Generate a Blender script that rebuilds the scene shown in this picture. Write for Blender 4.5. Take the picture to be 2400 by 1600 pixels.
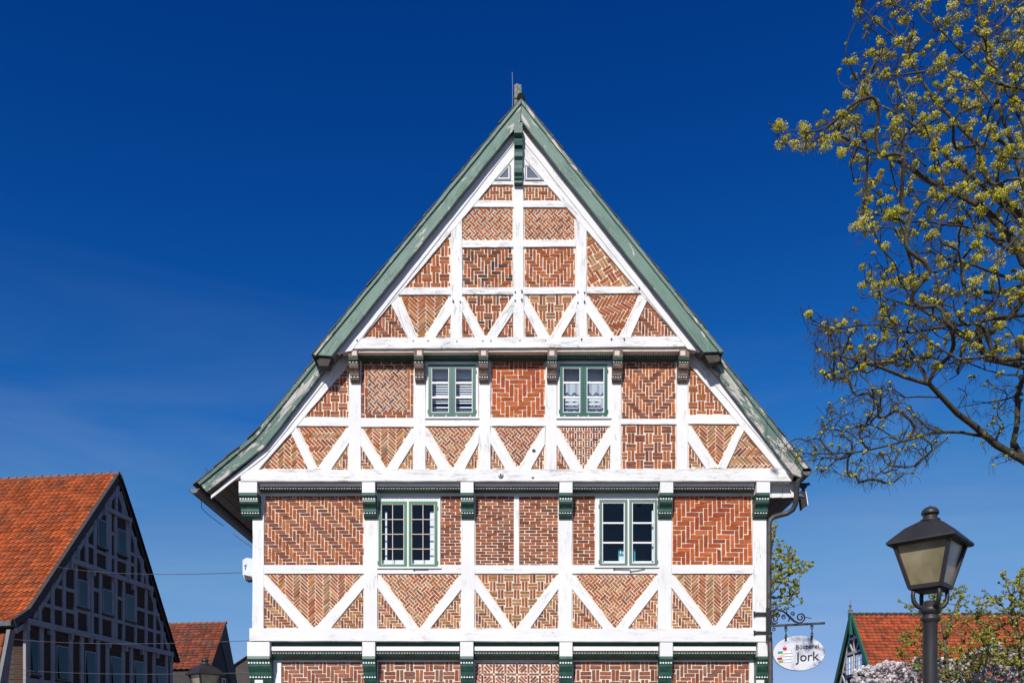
import bpy, math, random
import numpy as np
from mathutils import Vector, Matrix

for _o in list(bpy.data.objects): bpy.data.objects.remove(_o)
R = math.radians
rnd = random.Random(7)
SC = bpy.context.scene
COL = SC.collection

# ------------------------------------------------------------------ camera, sky, sun, exposure
EYE = 1.65          # camera height
F = 2000.0          # focal length in photograph pixels (2400 wide)
CX, HY = 1200.0, 1780.0   # vertical rise of the lens puts the horizon below the frame
cam = bpy.data.cameras.new('camera'); camo = bpy.data.objects.new('camera', cam); COL.objects.link(camo)
camo.location = (0, 0, EYE); camo.rotation_euler = (R(90), 0, 0)
cam.sensor_width = 36; cam.lens = 36*F/2400; cam.shift_x = (1200-CX)/2400; cam.shift_y = (HY-800)/2400
cam.clip_start = .05; cam.clip_end = 3000
SC.camera = camo

SUN_EL, SUN_AZ = 38.0, 16.0     # sun behind the camera, a little to its left
SKY_STRENGTH, SUN_STRENGTH, EXPOSURE = 0.056, 4.4, 0.10
w = bpy.data.worlds.new('World'); SC.world = w; w.use_nodes = True
nt = w.node_tree; nt.nodes.clear()
wo = nt.nodes.new('ShaderNodeOutputWorld'); bg = nt.nodes.new('ShaderNodeBackground')
sky = nt.nodes.new('ShaderNodeTexSky'); sky.sky_type = 'NISHITA'; sky.sun_disc = False
sky.sun_elevation = R(SUN_EL); sky.sun_rotation = R(180+SUN_AZ)
sky.air_density = 1.0; sky.dust_density = 0.2; sky.ozone_density = 4.0; sky.altitude = 0
# deepen the polarised spring sky
gam = nt.nodes.new('ShaderNodeGamma'); gam.inputs['Gamma'].default_value = 1.25
hsv = nt.nodes.new('ShaderNodeHueSaturation'); hsv.inputs['Saturation'].default_value = 1.12
# faint cirrus
tc = nt.nodes.new('ShaderNodeTexCoord')
mp = nt.nodes.new('ShaderNodeMapping'); mp.inputs['Scale'].default_value = (1.3, 1.3, 7.0); mp.inputs['Rotation'].default_value = (0.1, 0.22, 0.3)
ns = nt.nodes.new('ShaderNodeTexNoise'); ns.inputs['Scale'].default_value = 1.7; ns.inputs['Detail'].default_value = 7; ns.inputs['Roughness'].default_value = .55
ns.inputs['Distortion'].default_value = .5
rp = nt.nodes.new('ShaderNodeValToRGB'); rp.color_ramp.elements[0].position = .46; rp.color_ramp.elements[1].position = .88
rp.color_ramp.elements[1].color = (.42, .42, .42, 1)
mx = nt.nodes.new('ShaderNodeMix'); mx.data_type = 'RGBA'; mx.inputs['B'].default_value = (7.5, 8.6, 10.5, 1)
L = nt.links.new
L(sky.outputs[0], gam.inputs['Color']); L(gam.outputs[0], hsv.inputs['Color'])
# polarising filter: the darker part of the sky loses red first, then green
sep = nt.nodes.new('ShaderNodeSeparateColor'); com = nt.nodes.new('ShaderNodeCombineColor'); L(hsv.outputs[0], sep.inputs[0])
for ch, ref, k, top, r2, k2 in (('Red', 1.5, 2.0, .98, 2.5, -.28), ('Green', 3.35, .46, 1.0, 5.2, -.55), ('Blue', 6.6, -.46, 1.22, 99, -.1)):
    d = nt.nodes.new('ShaderNodeMath'); d.operation = 'DIVIDE'; d.inputs[1].default_value = ref
    pw = nt.nodes.new('ShaderNodeMath'); pw.operation = 'POWER'; pw.inputs[1].default_value = k
    mi = nt.nodes.new('ShaderNodeMath'); mi.operation = 'MINIMUM'; mi.inputs[1].default_value = 1.0
    ml = nt.nodes.new('ShaderNodeMath'); ml.operation = 'MULTIPLY'; m2 = nt.nodes.new('ShaderNodeMath'); m2.operation = 'MULTIPLY'; m2.inputs[1].default_value = top
    L(sep.outputs[ch], d.inputs[0]); L(d.outputs[0], pw.inputs[0]); L(pw.outputs[0], mi.inputs[0]); L(mi.outputs[0], ml.inputs[0]); L(sep.outputs[ch], ml.inputs[1]); L(ml.outputs[0], m2.inputs[0])
    d3 = nt.nodes.new('ShaderNodeMath'); d3.operation = 'DIVIDE'; d3.inputs[1].default_value = r2; p3 = nt.nodes.new('ShaderNodeMath'); p3.operation = 'POWER'; p3.inputs[1].default_value = k2
    n3 = nt.nodes.new('ShaderNodeMath'); n3.operation = 'MINIMUM'; n3.inputs[1].default_value = 1.0; q3 = nt.nodes.new('ShaderNodeMath'); q3.operation = 'MULTIPLY'
    L(sep.outputs[ch], d3.inputs[0]); L(d3.outputs[0], p3.inputs[0]); L(p3.outputs[0], n3.inputs[0]); L(n3.outputs[0], q3.inputs[0]); L(m2.outputs[0], q3.inputs[1]); L(q3.outputs[0], com.inputs[ch])
L(tc.outputs['Generated'], mp.inputs['Vector']); L(mp.outputs[0], ns.inputs['Vector']); L(ns.outputs['Fac'], rp.inputs['Fac'])
# the wisps thin out towards the zenith
sxyz = nt.nodes.new('ShaderNodeSeparateXYZ'); L(tc.outputs['Generated'], sxyz.inputs[0])
mr = nt.nodes.new('ShaderNodeMapRange'); mr.inputs['From Min'].default_value = .05; mr.inputs['From Max'].default_value = .50; mr.inputs['To Min'].default_value = 1; mr.inputs['To Max'].default_value = 0; L(sxyz.outputs['Z'], mr.inputs['Value'])
cm = nt.nodes.new('ShaderNodeMath'); cm.operation = 'MULTIPLY'; L(rp.outputs['Color'], cm.inputs[0]); L(mr.outputs[0], cm.inputs[1])
L(cm.outputs[0], mx.inputs['Factor']); L(com.outputs[0], mx.inputs['A'])
L(mx.outputs['Result'], bg.inputs['Color']); bg.inputs['Strength'].default_value = SKY_STRENGTH
L(bg.outputs[0], wo.inputs['Surface'])

sl = bpy.data.lights.new('sun', 'SUN'); so = bpy.data.objects.new('sun', sl); COL.objects.link(so)
sl.energy = SUN_STRENGTH; sl.angle = R(.53); sl.color = (1, .955, .89)
_el, _az = R(SUN_EL), R(SUN_AZ)
SUNPOS = Vector((-math.sin(_az)*math.cos(_el), -math.cos(_az)*math.cos(_el), math.sin(_el)))
so.rotation_euler = (-SUNPOS).to_track_quat('-Z', 'Y').to_euler(); so.location = SUNPOS*60

vs = SC.view_settings; vs.view_transform = 'Standard'; vs.look = 'None'; vs.exposure = EXPOSURE; vs.gamma = 1; vs.use_curve_mapping = False
SC.render.engine = 'CYCLES'
SC.cycles.max_bounces = 8; SC.cycles.transparent_max_bounces = 16

# ------------------------------------------------------------------ helpers
def P(x, y, Y):
    "point of the place seen at photograph pixel (x, y) if it lies Y metres away"
    return Vector(((x-CX)*Y/F, Y, EYE+(HY-y)*Y/F))
def ZP(y, Y): return EYE+(HY-y)*Y/F
def XP(x, Y): return (x-CX)*Y/F

class MB:
    def __init__(s): s.v = []; s.f = []; s.c = []; s.uv = {}
    def add(s, vs, fs, col=None, uvs=None):
        o = len(s.v); s.v.extend([tuple(v) for v in vs]); fi = len(s.f)
        s.f.extend([tuple(i+o for i in f) for f in fs])
        s.c.extend([(col or (1, 1, 1))]*len(vs))
        if uvs is not None:
            for i, u in enumerate(uvs): s.uv[o+i] = u
        return s
    def box(s, x0, x1, y0, y1, z0, z1, col=None):
        vs = [(x, y, z) for x in (x0, x1) for y in (y0, y1) for z in (z0, z1)]
        return s.add(vs, [(0, 1, 3, 2), (4, 6, 7, 5), (0, 4, 5, 1), (2, 3, 7, 6), (0, 2, 6, 4), (1, 5, 7, 3)], col)
    def obox(s, M, sx, sy, sz, col=None):
        vs = [M @ Vector((x*sx/2, y*sy/2, z*sz/2)) for x in (-1, 1) for y in (-1, 1) for z in (-1, 1)]
        return s.add(vs, [(0, 1, 3, 2), (4, 6, 7, 5), (0, 4, 5, 1), (2, 3, 7, 6), (0, 2, 6, 4), (1, 5, 7, 3)], col)
    def tube(s, pts, rad, n=6, caps=True, col=None):
        pts = [Vector(p) for p in pts]
        if not isinstance(rad, (list, tuple)): rad = [rad]*len(pts)
        vs = []; fs = []; up = None
        for i, p in enumerate(pts):
            d = (pts[min(i+1, len(pts)-1)]-pts[max(i-1, 0)])
            if d.length < 1e-9: d = Vector((0, 0, 1))
            d.normalize()
            if up is None: up = Vector((0, 0, 1)) if abs(d.z) < .9 else Vector((1, 0, 0))
            a = d.cross(up)
            if a.length < 1e-6: a = d.cross(Vector((1, .3, 0)))
            a.normalize(); b = a.cross(d); up = b
            for k in range(n):
                t = 2*math.pi*k/n; vs.append(p+(a*math.cos(t)+b*math.sin(t))*rad[i])
        for i in range(len(pts)-1):
            for k in range(n):
                k2 = (k+1) % n; fs.append((i*n+k, i*n+k2, (i+1)*n+k2, (i+1)*n+k))
        if caps: fs.append(tuple(range(n))[::-1]); fs.append(tuple((len(pts)-1)*n+k for k in range(n)))
        return s.add(vs, fs, col)
    def lathe(s, prof, c, n=16, col=None, M=None):
        "prof: (radius, z) pairs"
        vs = []; fs = []
        for r, z in prof:
            for k in range(n):
                t = 2*math.pi*k/n; q = Vector((r*math.cos(t), r*math.sin(t), z))
                vs.append((M @ q if M else q)+Vector(c))
        for i in range(len(prof)-1):
            for k in range(n):
                k2 = (k+1) % n; fs.append((i*n+k, i*n+k2, (i+1)*n+k2, (i+1)*n+k))
        fs.append(tuple(range(n))[::-1]); fs.append(tuple((len(prof)-1)*n+k for k in range(n)))
        return s.add(vs, fs, col)
    def extr(s, poly, vec, col=None):
        "polygon of 3-D points swept along vec"
        n = len(poly); v = Vector(vec); ps = [Vector(p) for p in poly]
        vs = ps+[p+v for p in ps]
        fs = [tuple(range(n))[::-1], tuple(range(n, 2*n))]+[(i, (i+1) % n, n+(i+1) % n, n+i) for i in range(n)]
        return s.add(vs, fs, col)
    def mesh(s, name, mat, smooth=False):
        me = bpy.data.meshes.new(name); me.from_pydata(s.v, [], s.f)
        if mat: me.materials.append(mat)
        if any(c != (1, 1, 1) for c in s.c):
            a = me.color_attributes.new('Col', 'FLOAT_COLOR', 'POINT')
            arr = np.ones((len(s.v), 4), 'f'); arr[:, :3] = np.array(s.c, 'f'); a.data.foreach_set('color', arr.ravel())
        if s.uv:
            ul = me.uv_layers.new(name='UVMap'); li = np.empty(len(me.loops), 'i'); me.loops.foreach_get('vertex_index', li)
            ua = np.zeros((len(s.v), 2), 'f')
            for k, u in s.uv.items(): ua[k] = u
            ul.data.foreach_set('uv', ua[li].ravel())
        if smooth: me.polygons.foreach_set('use_smooth', [True]*len(me.polygons))
        me.update(); return me
    def obj(s, name, mat, parent=None, smooth=False, **props):
        return link(name, s.mesh(name, mat, smooth), parent, **props)

def link(name, data, parent=None, **props):
    o = bpy.data.objects.new(name, data); COL.objects.link(o)
    if parent is not None:
        o.parent = parent
        if parent.type == 'EMPTY': o.matrix_parent_inverse = Matrix.Translation(-Vector(parent.location))
    for k, v in props.items(): o[k] = v
    return o
def thing(name, label, cat, loc=(0, 0, 0), group=None):
    o = bpy.data.objects.new(name, None); COL.objects.link(o); o.location = loc; o.empty_display_size = .3
    o['label'] = label; o['category'] = cat
    if group: o['group'] = group
    return o
def np_mesh(name, V, Fq, mat, col=None):
    "fast mesh from arrays; Fq is (n,3) or (n,4)"
    me = bpy.data.meshes.new(name); V = np.asarray(V, 'f'); Fq = np.asarray(Fq, 'i'); k = Fq.shape[1]
    me.vertices.add(len(V)); me.vertices.foreach_set('co', V.ravel())
    me.loops.add(Fq.size); me.loops.foreach_set('vertex_index', Fq.ravel())
    me.polygons.add(len(Fq)); me.polygons.foreach_set('loop_start', np.arange(0, Fq.size, k, dtype='i')); me.polygons.foreach_set('loop_total', np.full(len(Fq), k, 'i'))
    if col is not None:
        a = me.color_attributes.new('Col', 'FLOAT_COLOR', 'POINT'); arr = np.ones((len(V), 4), 'f'); arr[:, :3] = col; a.data.foreach_set('color', arr.ravel())
    me.materials.append(mat); me.update(calc_edges=True); me.validate(); return me

# ------------------------------------------------------------------ materials
class NT:
    def __init__(s, name):
        s.m = bpy.data.materials.new(name); s.m.use_nodes = True; s.t = s.m.node_tree
        s.b = s.t.nodes['Principled BSDF']; s.out = s.t.nodes['Material Output']
    def n(s, typ, **kw):
        nd = s.t.nodes.new('ShaderNode'+typ)
        for k, v in kw.items():
            if k.startswith('_'): setattr(nd, k[1:], v)
            else:
                key = k.replace('__', ' ')
                if isinstance(v, bpy.types.NodeSocket): s.t.links.new(v, nd.inputs[key])
                else: nd.inputs[key].default_value = v
        return nd
    def l(s, a, b): s.t.links.new(a, b)
    def noise(s, vec, scale, detail=4, rough=.55, dist=0):
        return s.n('TexNoise', Vector=vec, Scale=scale, Detail=detail, Roughness=rough, Distortion=dist).outputs['Fac']
    def ramp(s, fac, stops):
        r = s.n('ValToRGB', Fac=fac); e = r.color_ramp.elements
        while len(e) < len(stops): e.new(.5)
        for i, (p, c) in enumerate(stops):
            e[i].position = p; e[i].color = (c, c, c, 1) if not isinstance(c, (tuple, list)) else tuple(c)+(1,)
        return r.outputs['Color']
    def mix(s, f, a, b, mode='MIX'):
        m = s.n('Mix'); m.data_type = 'RGBA'; m.blend_type = mode
        for sock, v in ((m.inputs['Factor'], f), (m.inputs['A'], a), (m.inputs['B'], b)):
            if isinstance(v, bpy.types.NodeSocket): s.l(v, sock)
            elif isinstance(v, (tuple, list)): sock.default_value = tuple(v)+(1,)
            else: sock.default_value = v
        return m.outputs['Result']
    def math(s, op, a, b=0.0):
        m = s.n('Math', _operation=op)
        for i, v in enumerate((a, b)):
            if isinstance(v, bpy.types.NodeSocket): s.l(v, m.inputs[i])
            else: m.inputs[i].default_value = v
        return m.outputs[0]
    def bump(s, h, strength=.3, dist=.01):
        s.l(s.n('Bump', Height=h, Strength=strength, Distance=dist).outputs[0], s.b.inputs['Normal'])
    def base(s, c, rough=.7, spec=.3):
        if isinstance(c, bpy.types.NodeSocket): s.l(c, s.b.inputs['Base Color'])
        else: s.b.inputs['Base Color'].default_value = tuple(c)+(1,)
        if isinstance(rough, bpy.types.NodeSocket): s.l(rough, s.b.inputs['Roughness'])
        else: s.b.inputs['Roughness'].default_value = rough
        s.b.inputs['Specular IOR Level'].default_value = spec
        return s.m
    def uv(s, sx, sy):
        u = s.n('UVMap'); return s.n('Mapping', Vector=u.outputs[0], Scale=(sx, sy, 1)).outputs[0]
    def obj(s, sc=(1, 1, 1)):
        g = s.n('NewGeometry'); return s.n('Mapping', Vector=g.outputs['Position'], Scale=sc).outputs[0]

def m_plain(name, c, rough=.7, var=.25, scale=6, spec=.3, bump=.15):
    t = NT(name); p = t.obj(); f = t.noise(p, scale, 6, .65)
    lo = tuple(x*(1-var) for x in c); hi = tuple(min(1, x*(1+var)) for x in c)
    t.base(t.ramp(f, [(.3, lo), (.7, hi)]), rough, spec)
    if bump: t.bump(t.noise(p, scale*12, 4), bump, .005)
    return t.m
def m_timber(name, wear, base=(.80, .795, .785), flake=(.30, .27, .24)):
    "lime-white painted oak: fine cracks along the grain, flaked patches"
    t = NT(name)
    gl = t.obj()
    big = t.noise(gl, 1.1, 3)
    grain = t.noise(t.uv(2.2, 26), 1.0, 5, .6, .4)
    c1 = t.noise(t.uv(1.1, 15), 1.0, 6, .62, 1.0)
    line = t.math('ABSOLUTE', t.math('SUBTRACT', c1, .5))
    crack = t.ramp(line, [(.0, 1), (.020+.016*wear, 0)])
    patch = t.ramp(t.noise(t.uv(2.0, 5), 1.0, 5, .65), [(.58-.12*wear, 0), (.70-.10*wear, 1)])
    fl = t.ramp(t.noise(t.uv(5, 18), 1.0, 6, .7, .3), [(.645-.04*wear, 0), (.675-.04*wear, 1)])
    mask = t.math('MULTIPLY', t.math('MAXIMUM', crack, fl), patch)
    lo = tuple(x*.93 for x in base)
    col = t.mix(t.ramp(big, [(.35, 0), (.65, 1)]), lo, base)
    col = t.mix(t.ramp(grain, [(.40, .22), (.52, 0)]), col, tuple(x*.8 for x in base))
    col = t.mix(t.math('MULTIPLY', mask, .9), col, flake)
    t.base(col, .75, .25)
    t.bump(t.math('SUBTRACT', t.math('MULTIPLY', grain, .35), t.math('MULTIPLY', mask, .5)), .35, .008)
    return t.m
def m_peel(name, base, amount, under=(.60, .57, .52)):
    t = NT(name); gl = t.obj()
    big = t.noise(t.uv(.45, 1.4), 1.0, 3)
    det = t.noise(t.uv(2.4, 13), 1.0, 7, .66, .8)
    s = t.math('ADD', t.math('MULTIPLY', big, .58), t.math('MULTIPLY', det, .74))
    peel = t.ramp(s, [(.775-.05*amount, 0), (.79-.05*amount, 1)])
    c1 = t.noise(t.uv(1.6, 22), 1.0, 6, .66, 1.2)
    crack = t.math('MULTIPLY', t.ramp(t.math('ABSOLUTE', t.math('SUBTRACT', c1, .5)), [(0, 1), (.014, 0)]), t.ramp(t.noise(t.uv(1.2, 4), 1, 3), [(.42, 0), (.6, 1)]))
    sh = t.ramp(s, [(.735-.05*amount, 0), (.775-.05*amount, 1)])
    col = t.mix(t.noise(gl, 2.5, 4), tuple(x*.82 for x in base), tuple(min(1, x*1.14) for x in base))
    col = t.mix(t.math('MULTIPLY', sh, .35), col, tuple(x*.45 for x in base))
    col = t.mix(peel, col, t.mix(det, tuple(x*.55 for x in under), under))
    col = t.mix(t.math('MULTIPLY', crack, .85), col, tuple(x*.22 for x in base))
    t.base(col, .6, .35); t.bump(t.math('SUBTRACT', 1.0, t.math('ADD', peel, crack)), .5, .006)
    return t.m
def m_col(name, rough=.9, var=.35, scale=30, spec=.2, bump=.35, trans=0.0):
    "per-piece colour from the mesh, with grain on top"
    t = NT(name); a = t.n('VertexColor', _layer_name='Col').outputs[0]; p = t.obj()
    f = t.noise(p, scale, 6, .7); g = t.noise(p, scale*.25, 3)
    col = t.mix(1.0, a, t.ramp(f, [(.25, 1-var), (.75, 1+var)]), 'MULTIPLY')
    col = t.mix(1.0, col, t.ramp(g, [(.3, .85), (.7, 1.1)]), 'MULTIPLY')
    t.base(col, rough, spec)
    if bump: t.bump(f, bump, .006)
    if trans:
        tr = t.n('BsdfTranslucent', Color=col); ms = t.n('MixShader', Fac=trans)
        t.l(t.b.outputs[0], ms.inputs[1]); t.l(tr.outputs[0], ms.inputs[2]); t.l(ms.outputs[0], t.out.inputs['Surface'])
    return t.m
def m_tile(name, base, dirt=.5):
    t = NT(name); p = t.obj(); oi = t.n('ObjectInfo').outputs['Random']
    a = t.n('VertexColor', _layer_name='Col').outputs[0]
    f = t.noise(p, 1.4, 5, .6); g = t.noise(p, 16, 6, .7)
    col = t.mix(1.0, base, a, 'MULTIPLY')
    col = t.mix(1.0, col, t.ramp(g, [(.25, .7), (.75, 1.2)]), 'MULTIPLY')
    grime = t.math('MULTIPLY', t.ramp(f, [(.46, 0), (.72, 1)]), t.ramp(g, [(.35, .25), (.6, 1)]))
    col = t.mix(t.math('MULTIPLY', grime, dirt), col, (.06, .045, .035))
    lich = t.ramp(t.noise(p, 5, 7, .75), [(.69, 0), (.75, .75)])
    col = t.mix(lich, col, (.42, .37, .30))
    t.base(col, .8, .25); t.bump(g, .3, .008)
    return t.m
def m_glass(name, tint=(.9, .95, 1), refl=1.0):
    t = NT(name); lw = t.n('Fresnel', IOR=1.52).outputs[0]
    tr = t.n('BsdfTransparent', Color=tint+(1,)); gl = t.n('BsdfGlossy', Roughness=.015, Color=(1, 1, 1, 1))
    ms = t.n('MixShader', Fac=t.math('MULTIPLY', lw, refl)); t.l(tr.outputs[0], ms.inputs[1]); t.l(gl.outputs[0], ms.inputs[2]); t.l(ms.outputs[0], t.out.inputs['Surface'])
    return t.m

MT = dict(
    white=m_timber('white_painted_timber', .45), worn=m_timber('white_weathered_timber', 1.0),
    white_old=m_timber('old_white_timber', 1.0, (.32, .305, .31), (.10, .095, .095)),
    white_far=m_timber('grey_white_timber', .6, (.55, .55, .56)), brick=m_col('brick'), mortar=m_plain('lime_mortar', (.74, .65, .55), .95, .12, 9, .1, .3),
    barge=m_peel('pale_green_peeling_paint', (.145, .235, .19), 1.05), barge2=m_peel('green_peeling_paint', (.11, .185, .15), 1.45),
    green=m_plain('dark_green_paint', (.024, .085, .062), .42, .30, 9, .45, .25),
    wgreen=m_plain('window_green_paint', (.012, .098, .066), .35, .12, 5, .5, .05),
    wgreen2=m_plain('leaf_green_paint', (.045, .185, .10), .4, .15, 5, .5, .05),
    wgrey=m_plain('grey_green_paint', (.12, .185, .155), .45, .12, 5, .4, .05),
    wwhite=m_plain('white_gloss_paint', (.80, .80, .80), .4, .03, 5, .4, .02),
    wgraypaint=m_plain('grey_frame_paint', (.20, .21, .22), .5, .1, 5, .4, .05),
    brown=m_plain('weathered_brown_oak', (.19, .135, .11), .85, .45, 14, .2, .5),
    rope=m_plain('grey_carved_rope', (.34, .30, .27), .9, .2, 30, .2, .3), pale=m_plain('pale_pink_plaster', (.66, .56, .50), .9, .1, 12, .2, .2),
    soffit=m_plain('grey_soffit', (.20, .19, .195), .8, .15, 4, .2, .1),  # one even grey for the soffits
    soffit_brown=m_plain('brown_soffit_boards', (.17, .14, .125), .8, .2, 5, .2, .15),
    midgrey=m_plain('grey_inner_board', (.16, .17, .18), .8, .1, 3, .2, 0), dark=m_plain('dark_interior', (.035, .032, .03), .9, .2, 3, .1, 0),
    darkwood=m_plain('dark_brown_board', (.055, .045, .04), .7, .3, 7, .3, .2),
    greywood=m_plain('grey_weathered_board', (.10, .09, .088), .8, .25, 8, .2, .3),
    finial=m_plain('weathered_grey_wood', (.20, .21, .19), .95, .75, 24, .1, .8),
    iron=m_plain('black_wrought_iron', (.018, .018, .02), .45, .3, 20, .5, .2),
    lampiron=m_plain('lamp_black_paint', (.028, .025, .026), .48, .25, 6, .45, .12),
    zinc=m_plain('weathered_zinc', (.10, .105, .11), .5, .3, 12, .5, .15),
    pipe=m_plain('dark_downpipe', (.055, .055, .055), .5, .3, 12, .4, .15),
    ridge=m_plain('ridge_tile', (.24, .10, .06), .85, .35, 10, .2, .3),
    tile=m_tile('orange_clay_tile', (.42, .105, .032), .95), tile_old=m_tile('old_red_clay_tile', (.23, .062, .034), 1.4),
    tile_red=m_tile('red_clay_tile', (.36, .082, .03), .75), tile_grey=m_tile('grey_brown_tile', (.22, .175, .15), .6), tile_dark=m_tile('dark_brown_tile', (.11, .085, .07), .8),
    darkbrick=m_plain('dark_brickwork', (.10, .06, .045), .95, .4, 20, .1, .3),
    glass=m_glass('window_glass'), glass_dark=m_glass('dark_window_glass', (.35, .4, .45), .9),
    cloth=m_plain('white_blind', (.72, .72, .72), .9, .04, 3, .1, 0),
    greycloth=m_plain('grey_curtain', (.52, .54, .56), .9, .08, 3, .1, 0),
    poster=m_plain('teal_poster', (.03, .30, .30), .6, .1, 8, .3, 0),
    bark=m_plain('maple_bark', (.13, .115, .085), .95, .45, 22, .1, .6),
    twig=m_plain('dark_twig_bark', (.06, .05, .042), .95, .35, 30, .1, .2),
    boxwhite=m_plain('white_plastic', (.62, .68, .68), .5, .12, 6, .4, .05),
)
# pale lichen on the limbs of the big tree
_t = NT('lichen_bark'); _p = _t.obj(); _n = _t.noise(_p, 7, 6, .7)
_c = _t.mix(_t.ramp(_t.noise(_p, 40, 5, .7), [(.3, 0), (.7, 1)]), (.03, .027, .022), (.10, .088, .066))
_c = _t.mix(_t.ramp(_n, [(.57, 0), (.66, .85)]), _c, (.30, .26, .07)); _t.base(_c, .95, .1); _t.bump(_t.noise(_p, 60, 4), .5, .01); MT['limb'] = _t.m
MT['leaf'] = m_col('spring_foliage', .6, .25, 25, .3, 0, .35)
MT['petal'] = m_col('blossom_petals', .7, .10, 25, .2, 0, .40)
# lantern glass: frosted, yellowed
_t = NT('frosted_lantern_glass'); _p = _t.obj((1, 1, .6)); _c = _t.ramp(_t.noise(_p, 5, 4, .5), [(.3, (.22, .18, .09)), (.7, (.50, .43, .26))])
_t.base(_c, .45, .3); _t.m.node_tree.nodes['Principled BSDF'].inputs['Transmission Weight'].default_value = .40; MT['lantern'] = _t.m
# ------------------------------------------------------------------ ground
g = MB(); g.add([(-900, -300, 0), (900, -300, 0), (900, 1500, 0), (-900, 1500, 0)], [(0, 1, 2, 3)])
t = NT('paved_ground'); p = t.obj(); br = t.n('TexBrick', Vector=p, Scale=3.0, Color1=(.10, .085, .075, 1), Color2=(.14, .115, .10, 1), Mortar=(.07, .065, .06, 1), Mortar__Size=.02)
t.base(t.mix(t.noise(p, 1.5, 5), br.outputs['Color'], (.12, .11, .10)), .9, .2)
g.obj('ground', t.m, kind='structure')

# ------------------------------------------------------------------ half-timbered main house
YG, Y1, Y2, Y3 = 15.90, 15.65, 15.40, 15.15     # fronts of the four storeys: each jetties over the one below
YBU, YBL = 14.98, 15.26                          # fronts of the upper and the lower bargeboards
YBACK = 28.0
house = thing('half_timbered_house', 'tall white half-timbered gable house with patterned red brick infill and green bargeboards', 'house', (XP(1200, YG), YG, 0))

def orient(pts):
    a = sum(pts[i][0]*pts[(i+1) % len(pts)][1]-pts[(i+1) % len(pts)][0]*pts[i][1] for i in range(len(pts)))
    return pts if a > 0 else pts[::-1]
def slab(name, pts, Yf, Yb, mat, parent, jit=.45, bev=.9, axis=None, seg=26, **props):
    "timber cut from a pixel polygon on the plane Yf, with hand-hewn edges, a bevel and real thickness"
    pts = orient([tuple(map(float, p)) for p in pts]); n = len(pts)
    best = max(range(n), key=lambda i: math.hypot(pts[(i+1) % n][0]-pts[i][0], pts[(i+1) % n][1]-pts[i][1]))
    if axis is None:
        ax = Vector((pts[(best+1) % n][0]-pts[best][0], pts[(best+1) % n][1]-pts[best][1])).normalized()
    else: ax = Vector(axis).normalized()
    ay = Vector((-ax.y, ax.x)); out = []
    for i in range(n):
        a = Vector(pts[i]); b = Vector(pts[(i+1) % n]); ln = (b-a).length; k = max(1, int(ln/seg)); nr = Vector((b.y-a.y, a.x-b.x)).normalized() if ln > 0 else Vector((0, 0))
        for j in range(k):
            q = a.lerp(b, j/k)
            if j: q = q+nr*rnd.uniform(-jit, jit)
            out.append(q)
    m = len(out); ins = []
    for i in range(m):
        e1 = (out[i]-out[i-1]); e2 = (out[(i+1) % m]-out[i])
        n1 = Vector((-e1.y, e1.x)).normalized() if e1.length > 0 else Vector((0, 0)); n2 = Vector((-e2.y, e2.x)).normalized() if e2.length > 0 else n1
        q = n1+n2; q = q/max(.6, q.length_squared/2) if q.length > 0 else n1
        ins.append(out[i]+q*bev*.5)
    s = Yf/F; ou = rnd.uniform(0, 50); ov = rnd.uniform(0, 50)
    b = MB(); vs = []; us = []
    for ring, Y in ((ins, Yf), (out, Yf+.009), (out, Yb)):
        for q in ring:
            vs.append((XP(q.x, Yf), Y, ZP(q.y, Yf))); us.append((q.dot(ax)*s+ou, q.dot(ay)*s+ov+(Y-Yf)))
    fs = [tuple(range(m))]
    for r in range(2):
        for i in range(m):
            j = (i+1) % m; fs.append((r*m+i, (r+1)*m+i, (r+1)*m+j, r*m+j))
    b.add(vs, fs, uvs=us)
    return b.obj(name, mat, parent, **props)
def rect(x0, x1, y0, y1): return [(x0, y0), (x1, y0), (x1, y1), (x0, y1)]

# ---- wall core with window openings
def clip_half(poly, a, b, c):
    out = []
    for i in range(len(poly)):
        p, q = poly[i], poly[(i+1) % len(poly)]; dp = a*p[0]+b*p[1]+c; dq = a*q[0]+b*q[1]+c
        if dp >= 0: out.append(p)
        if (dp >= 0) != (dq >= 0):
            u = dp/(dp-dq); out.append((p[0]+(q[0]-p[0])*u, p[1]+(q[1]-p[1])*u))
    return out
def clip_rect(poly, x0, x1, y0, y1):
    for h in ((1, 0, -x0), (-1, 0, x1), (0, 1, -y0), (0, -1, y1)):
        poly = clip_half(poly, *h)
        if len(poly) < 3: return []
    return poly
def clip_convex(poly, conv):
    conv = orient(conv)
    for i in range(len(conv)):
        (x0, y0), (x1, y1) = conv[i], conv[(i+1) % len(conv)]
        poly = clip_half(poly, -(y1-y0), x1-x0, (y1-y0)*x0-(x1-x0)*y0)
        if len(poly) < 3: return []
    return poly
def wall_core(label, polys, holes, Y, mat='mortar', th=.12):
    b = MB(); ys = sorted({-9999, 9999} | {h[2] for h in holes} | {h[3] for h in holes})
    for poly in polys:
        for y0, y1 in zip(ys, ys[1:]):
            hs = sorted([h for h in holes if h[2] <= y0 and h[3] >= y1]); xs = [-9999]+[v for h in hs for v in (h[0], h[1])]+[9999]
            for i in range(0, len(xs), 2):
                c = clip_rect(list(poly), xs[i], xs[i+1], y0, y1)
                if len(c) >= 3: b.extr([P(x, y, Y) for x, y in orient(c)], (0, th, 0))
    return b.obj('wall', MT[mat], house, label=label)
H1 = (1000, 1118, 851, 976); H2 = (1309, 1427, 850, 976); H3 = (888, 1024, 1172, 1328); H4 = (1404, 1540, 1168, 1326)
wall3 = wall_core('top gable storey infill', [[(1217, 296), (1632, 822), (802, 826)]], [], Y3)
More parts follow.
